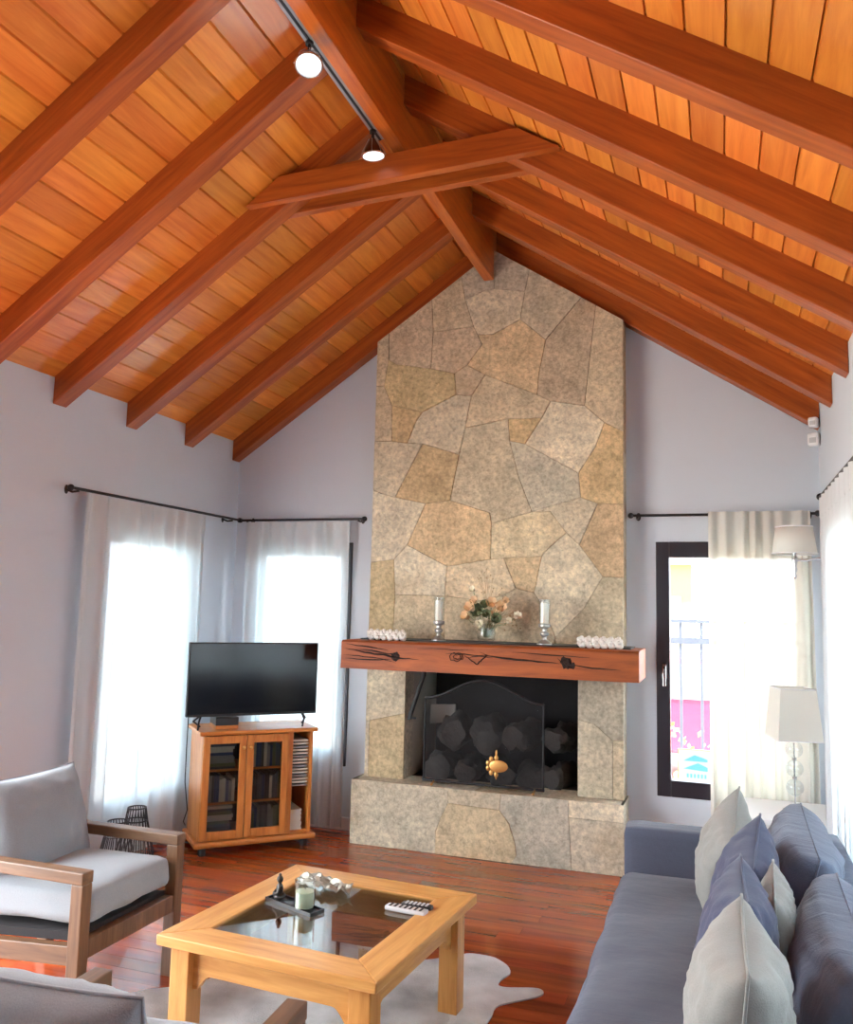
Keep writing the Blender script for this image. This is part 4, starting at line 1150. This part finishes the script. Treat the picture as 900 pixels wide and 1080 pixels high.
# big back cushions belong to the sofa's back and lift off
loose('back_cushion', 'plump blue-grey back cushion at the far end of the sofa by the table lamp', 'cushion', 'sofab', (.245, 3.32, .60), .72, .34, .25, 0, radians(14), radians(2), .02, 1, 'sofa back cushions', .003, .3)
loose('back_cushion', 'plump blue-grey back cushion at the near right corner of the sofa', 'cushion', 'sofab', (.285, 2.56, .562), .76, .31, .25, 0, radians(14), radians(2), .02, 5, 'sofa back cushions', .003, .3)
loose('throw_pillow', 'light grey throw pillow leaning on the far sofa arm', 'pillow', 'greypil', (.005, 3.44, .615), .36, .36, .19, radians(2), radians(15), radians(24), .08, 2, 'pillows on the sofa')
loose('throw_pillow', 'slate blue throw pillow, the farther of the two, beside the far grey pillow', 'pillow', 'bluepil', (.065, 2.99, .62), .37, .37, .20, radians(-2), radians(13), radians(14), .08, 4, 'pillows on the sofa')
loose('throw_pillow', 'slate blue throw pillow just behind the front light grey pillow', 'pillow', 'bluepil', (.035, 2.56, .605), .37, .37, .20, radians(2), radians(6), radians(4), .08, 6, 'pillows on the sofa')
loose('throw_pillow', 'small light grey pillow wedged between blue pillow and back cushion', 'pillow', 'greypil', (.145, 2.72, .60), .30, .30, .12, radians(-3), radians(-3), radians(6), .08, 8, 'pillows on the sofa')
loose('throw_pillow', 'large light grey throw pillow nearest on the sofa seat', 'pillow', 'greypil', (.028, 2.165, .60), .40, .37, .235, radians(1), radians(5), radians(6), .08, 9, 'pillows on the sofa')

# ------------------------------------------------------------------ side table and lamps in the right corner
st = thing('side_table', 'small white side table behind the sofa arm carrying the glass lamp', 'table', (.32, 4.86, 0))
bm = B(); box(bm, -.22, .21, -.25, .25, .47, .50); obj('top', bm, 'white', st, bevel=.004)
for sx in (-1, 1):
    for sy_ in (-1, 1):
        bm = B(); box(bm, sx*.19-.018, sx*.19+.018, sy_*.22-.018, sy_*.22+.018, 0, .47); obj('leg', bm, 'white', st)
bm = B(); box(bm, -.19, .19, -.228, -.212, .38, .47); box(bm, -.19, .19, .212, .228, .38, .47); obj('apron', bm, 'white', st)
q = px_at_y(838, 800, 4.85)
lp = thing('table_lamp', 'table lamp with stacked glass balls and square white shade beside the sofa', 'lamp', (q[0], 4.85, .5))
zsh0 = px_at_y(838, 779, 4.85)[1]-.5; zsh1 = px_at_y(838, 726, 4.85)[1]-.5
bm = B(); lathe(bm, [(.06, 0), (.06, .01), (.012, .02)], seg=24); obj('foot', bm, 'chrome', lp, smooth=40)
bm = B(); tube(bm, [(0, 0, .01), (0, 0, zsh0+.06)], .004, 8); obj('rod', bm, 'chrome', lp, smooth=60)
k = 0; z = zsh0-.055
while z > .05:
    bm = B(); ball(bm, (0, 0, z), .043, 20, 14); obj('glass_ball', bm, 'ball', lp, smooth=180)
    bm = B(); lathe(bm, [(.006, .039), (.012, .044), (.012, .052), (.006, .057)], (0, 0, z), 14); obj('collar', bm, 'chrome', lp, smooth=40)
    z -= .096
def square_shade(parent, w0, w1, z0, z1, rot, mat='shade', seg=4, name='lamp_shade'):
    bm = B(); rings = []
    for wd, zz in ((w0, z0), (w1, z1)):
        ring = []
        for k in range(seg):
            a = 2*pi*k/seg+rot+pi/seg
            ring.append(bm.verts.new((wd*cos(a), wd*sin(a), zz)))
        rings.append(ring)
    for k in range(seg): bm.faces.new((rings[0][k], rings[0][(k+1) % seg], rings[1][(k+1) % seg], rings[1][k]))
    o = obj(name, bm, mat, parent); md = o.modifiers.new('t', 'SOLIDIFY'); md.thickness = .003
    for wd, zz in ((w0, z0), (w1, z1)):
        bm = B()
        pts = []
        for k in range(seg):
            a = 2*pi*k/seg+rot+pi/seg; a2 = 2*pi*(k+1)/seg+rot+pi/seg
            for t in range(4): pts.append((wd*(cos(a)*(1-t/4)+cos(a2)*t/4), wd*(sin(a)*(1-t/4)+sin(a2)*t/4), zz))
        tube(bm, pts, .004, 6, True)
        obj('trim_band', bm, 'white', o, smooth=60)
square_shade(lp, .158, .125, zsh0, zsh1, radians(14))
q = px_at_y(838, 570, 4.85)
zs0 = px_at_y(838, 584, 4.85)[1]; zs1 = px_at_y(838, 556, 4.85)[1]
sc_ = thing('wall_sconce', 'swing-arm wall lamp with a white cloth shade in front of the right curtain', 'lamp', (q[0], 4.85, 0))
bm = B(); n = 24; lathe(bm, [(.112, zs0), (.092, zs1)], seg=n, cap=False); o = obj('lamp_shade', bm, 'shade', sc_, smooth=60); md = o.modifiers.new('t', 'SOLIDIFY'); md.thickness = .003
for r, zz in ((.112, zs0), (.092, zs1)):
    bm = B(); tube(bm, [(r*cos(2*pi*k/n), r*sin(2*pi*k/n), zz) for k in range(n)], .0035, 6, True); obj('trim_band', bm, 'white', o, smooth=60)
za = px_at_y(845, 591, 4.85)[1]
bm = B(); tube(bm, [(0, 0, za), (.05, 0, za), (XR-q[0]-.005, 0, za+.02)], .006, 8); obj('arm', bm, 'chrome', sc_, smooth=60)
bm = B(); lathe(bm, [(.002, za-.1), (.01, za-.085), (.004, za-.07), (.013, za-.05), (.009, za-.03), (.014, za-.01), (.014, za+.015), (.008, za+.03), (.015, za+.045), (.015, za+.1)], seg=16); obj('socket', bm, 'chrome', sc_, smooth=50)
bm = B(); lathe(bm, [(.045, 0), (.045, .008), (.03, .016)], seg=20, mat=Matrix.Translation((XR-q[0], 0, za+.02)) @ Matrix.Rotation(-pi/2, 4, 'Y')); obj('wall_plate', bm, 'chrome', sc_, smooth=40)
# small white devices in the right corner
def device(z, h, wd, lab):
    t = thing('wall_sensor', lab, 'sensor', (XR-.036, YW-.12, z), radians(-20), 'white devices in the right corner')
    bm = B(); rbox(bm, (wd, .05, h), .01, 6); obj('case', bm, 'white', t, smooth=50)
    bm = B(); tube(bm, [(.0, .02, 0), (.02, .08, .01)], .008, 8); obj('bracket', bm, 'white', t, smooth=60)
    bm = B(); box(bm, -wd*.3, wd*.3, -.027, -.0245, -h*.3, h*.1); obj('lens', bm, 'plastic', t)
device(2.515, .075, .062, 'white box-shaped device in the right corner, the lower of two')
device(2.615, .06, .05, 'white box-shaped device in the right corner, the upper of two under the rafter')

# ------------------------------------------------------------------ track light on the ridge beam
tk = thing('light_track', 'slim metal light track along the left side of the ridge beam', 'light track', (-1.472, 0, 3.71))
bm = B(); box(bm, -.022, .019, .2, 3.445, -.038, -.006); obj('rail', bm, 'steel', tk, bevel=.003)
bm = B(); box(bm, -.006, .006, .2, 3.445, -.040, -.0385); obj('slot', bm, 'black', tk)
def spot(y, drop, tilt, yaw, lab):
    t = thing('spotlight', lab, 'spotlight', (-1.475, y, 3.67), yaw, 'spotlights on the track')
    m = Matrix.Translation((0, 0, -.045)) @ Matrix.Rotation(tilt, 4, 'X')
    bm = B(); tube(bm, [(0, 0, .0), (0, 0, -.05)], .007, 8); lathe(bm, [(.016, -.012), (.016, .0)], seg=12); obj('stem', bm, 'blackp', t, smooth=50)
    bm = B(); lathe(bm, [(.014, 0), (.02, -.012), (.035, -.035), (.05, -.062), (.054, -.075), (.0505, -.075), (.045, -.06), (.01, -.005)], seg=26, cap=False, mat=m); obj('reflector', bm, 'copper', t, smooth=50)
    bm = B()
    for k in range(8):
        a = 2*pi*k/8; tube(bm, [m @ Vector((.02*cos(a), .02*sin(a), .0)), m @ Vector((.047*cos(a), .047*sin(a), -.045)), m @ Vector((.0565*cos(a), .0565*sin(a), -.074))], .0018, 5)
    obj('cage', bm, 'steel', t, smooth=60)
    bm = B(); lathe(bm, [(.001, -.073), (.048, -.0735), (.048, -.068)], seg=26, mat=m); obj('lamp_face', bm, 'led', t)
    bm = B(); tube(bm, [m @ Vector((.052*cos(2*pi*k/26), .052*sin(2*pi*k/26), -.075)) for k in range(26)], .0035, 6, True); obj('rim', bm, 'chrome', t, smooth=60)
spot(2.72, .08, radians(-22), radians(30), 'round white LED spotlight nearest on the ceiling track')
spot(3.36, .08, radians(6), radians(-30), 'round LED spotlight at the far end of the track by the collar tie')

# ------------------------------------------------------------------ outdoors
bm = B(); box(bm, -40, 40, -30, 60, -.4, -.3); struct('ground_outside', bm, 'ground')
yh = thing('house', 'yellow house across the street seen through the dark-framed window', 'house', (-1.2, 22, -.3))
bm = B(); box(bm, -1.8, .55, 0, 4, 0, 3.0); obj('wall', bm, 'yellowh', yh)
bm = B(); prism(bm, [(-2.0, 3.0), (.75, 3.0), (-.6, 3.7)], 'y', -.2, 4.2); obj('roof', bm, 'signw', yh)
bm = B(); box(bm, -.2, .3, -.03, 0, 1.2, 2.2); obj('window', bm, 'carglass', yh)
rl = thing('garden_railing', 'grey metal railing outside the dark-framed window', 'railing', (0, 7.2, -.3))
for z in (1.72, 1.55):
    bm = B(); box(bm, -2, 2, -.02, .02, z, z+(.03 if z > 1.6 else .055)); obj('rail', bm, 'rail', rl)
for k in range(24):
    x = -1.9+k*.16; bm = B(); box(bm, x-.012, x+.012, -.012, .012, 0, 1.75); obj('bar', bm, 'rail', rl)
car = thing('car', 'bright red car parked beyond the railing', 'car', (.2, 9.6, -.3))
bm = B(); prism(bm, [(-2, .3), (-2, .75), (-1.2, .85), (-.8, 1.3), (.7, 1.32), (1.2, .9), (2.0, .8), (2.05, .3)], 'y', 0, 1.6); obj('body', bm, 'redcar', car, bevel=.05)
bm = B(); prism(bm, [(-1.05, .88), (-.72, 1.25), (.62, 1.26), (1.0, .9)], 'y', -.01, 0.02); obj('side_glass', bm, 'carglass', car)
for x in (-1.25, 1.25):
    bm = B(); lathe(bm, [(.31, 0), (.31, .2)], seg=24, mat=Matrix.Translation((x, -.02, .31)) @ Matrix.Rotation(-pi/2, 4, 'X')); obj('wheel', bm, 'tyre', car, smooth=40)
bs = thing('bush', 'low yellow-green bush below the railing outside', 'bush', (-.1, 7.9, -.3))
bm = B()
for k in range(400):
    a = random.uniform(0, 2*pi); rr = sqrt(random.random())*.8; h = random.random()*.85*(1-(rr/.8)**2*.4)
    c = Vector((rr*cos(a)*1.3, rr*sin(a)*.5, h)); d = Vector((random.uniform(-1, 1), random.uniform(-1, 1), random.uniform(0, 1))).normalized()*.06; s = d.orthogonal().normalized()*.025
    vs = [bm.verts.new(c), bm.verts.new(c+d*.5+s), bm.verts.new(c+d), bm.verts.new(c+d*.5-s)]; bm.faces.new(vs)
obj('foliage', bm, 'bushm', bs); bm = B(); tube(bm, [(0, 0, 0), (0, 0, .4)], .03); obj('stem', bm, 'twig', bs)
p = px_at_y(733, 808, 5.9)
sg = thing('sign_board', 'small white notice with orange edge and blue print outside the window', 'sign', (p[0], 5.9, p[1]))
bm = B(); box(bm, -.105, .105, 0, .01, -.105, .105); obj('edge', bm, 'orange', sg)
bm = B(); box(bm, -.098, .098, -.002, .0, -.098, .098); obj('face', bm, 'signw', sg)
bm = B()
prism(bm, [(-.07, .03), (.08, .03), (.08, .045), (.0, .07)], 'y', -.004, -.002); prism(bm, [(-.07, -.02), (.08, -.03), (.08, -.005), (.02, .02)], 'y', -.004, -.002)
for k in range(6): box(bm, -.05+k*.022, -.05+k*.022+.012, -.004, -.002, -.075, -.05)
obj('print', bm, 'bluep', sg)
bm = B(); box(bm, -.015, .015, .01, .03, -p[1]-.3, .1); obj('post', bm, 'rail', sg)
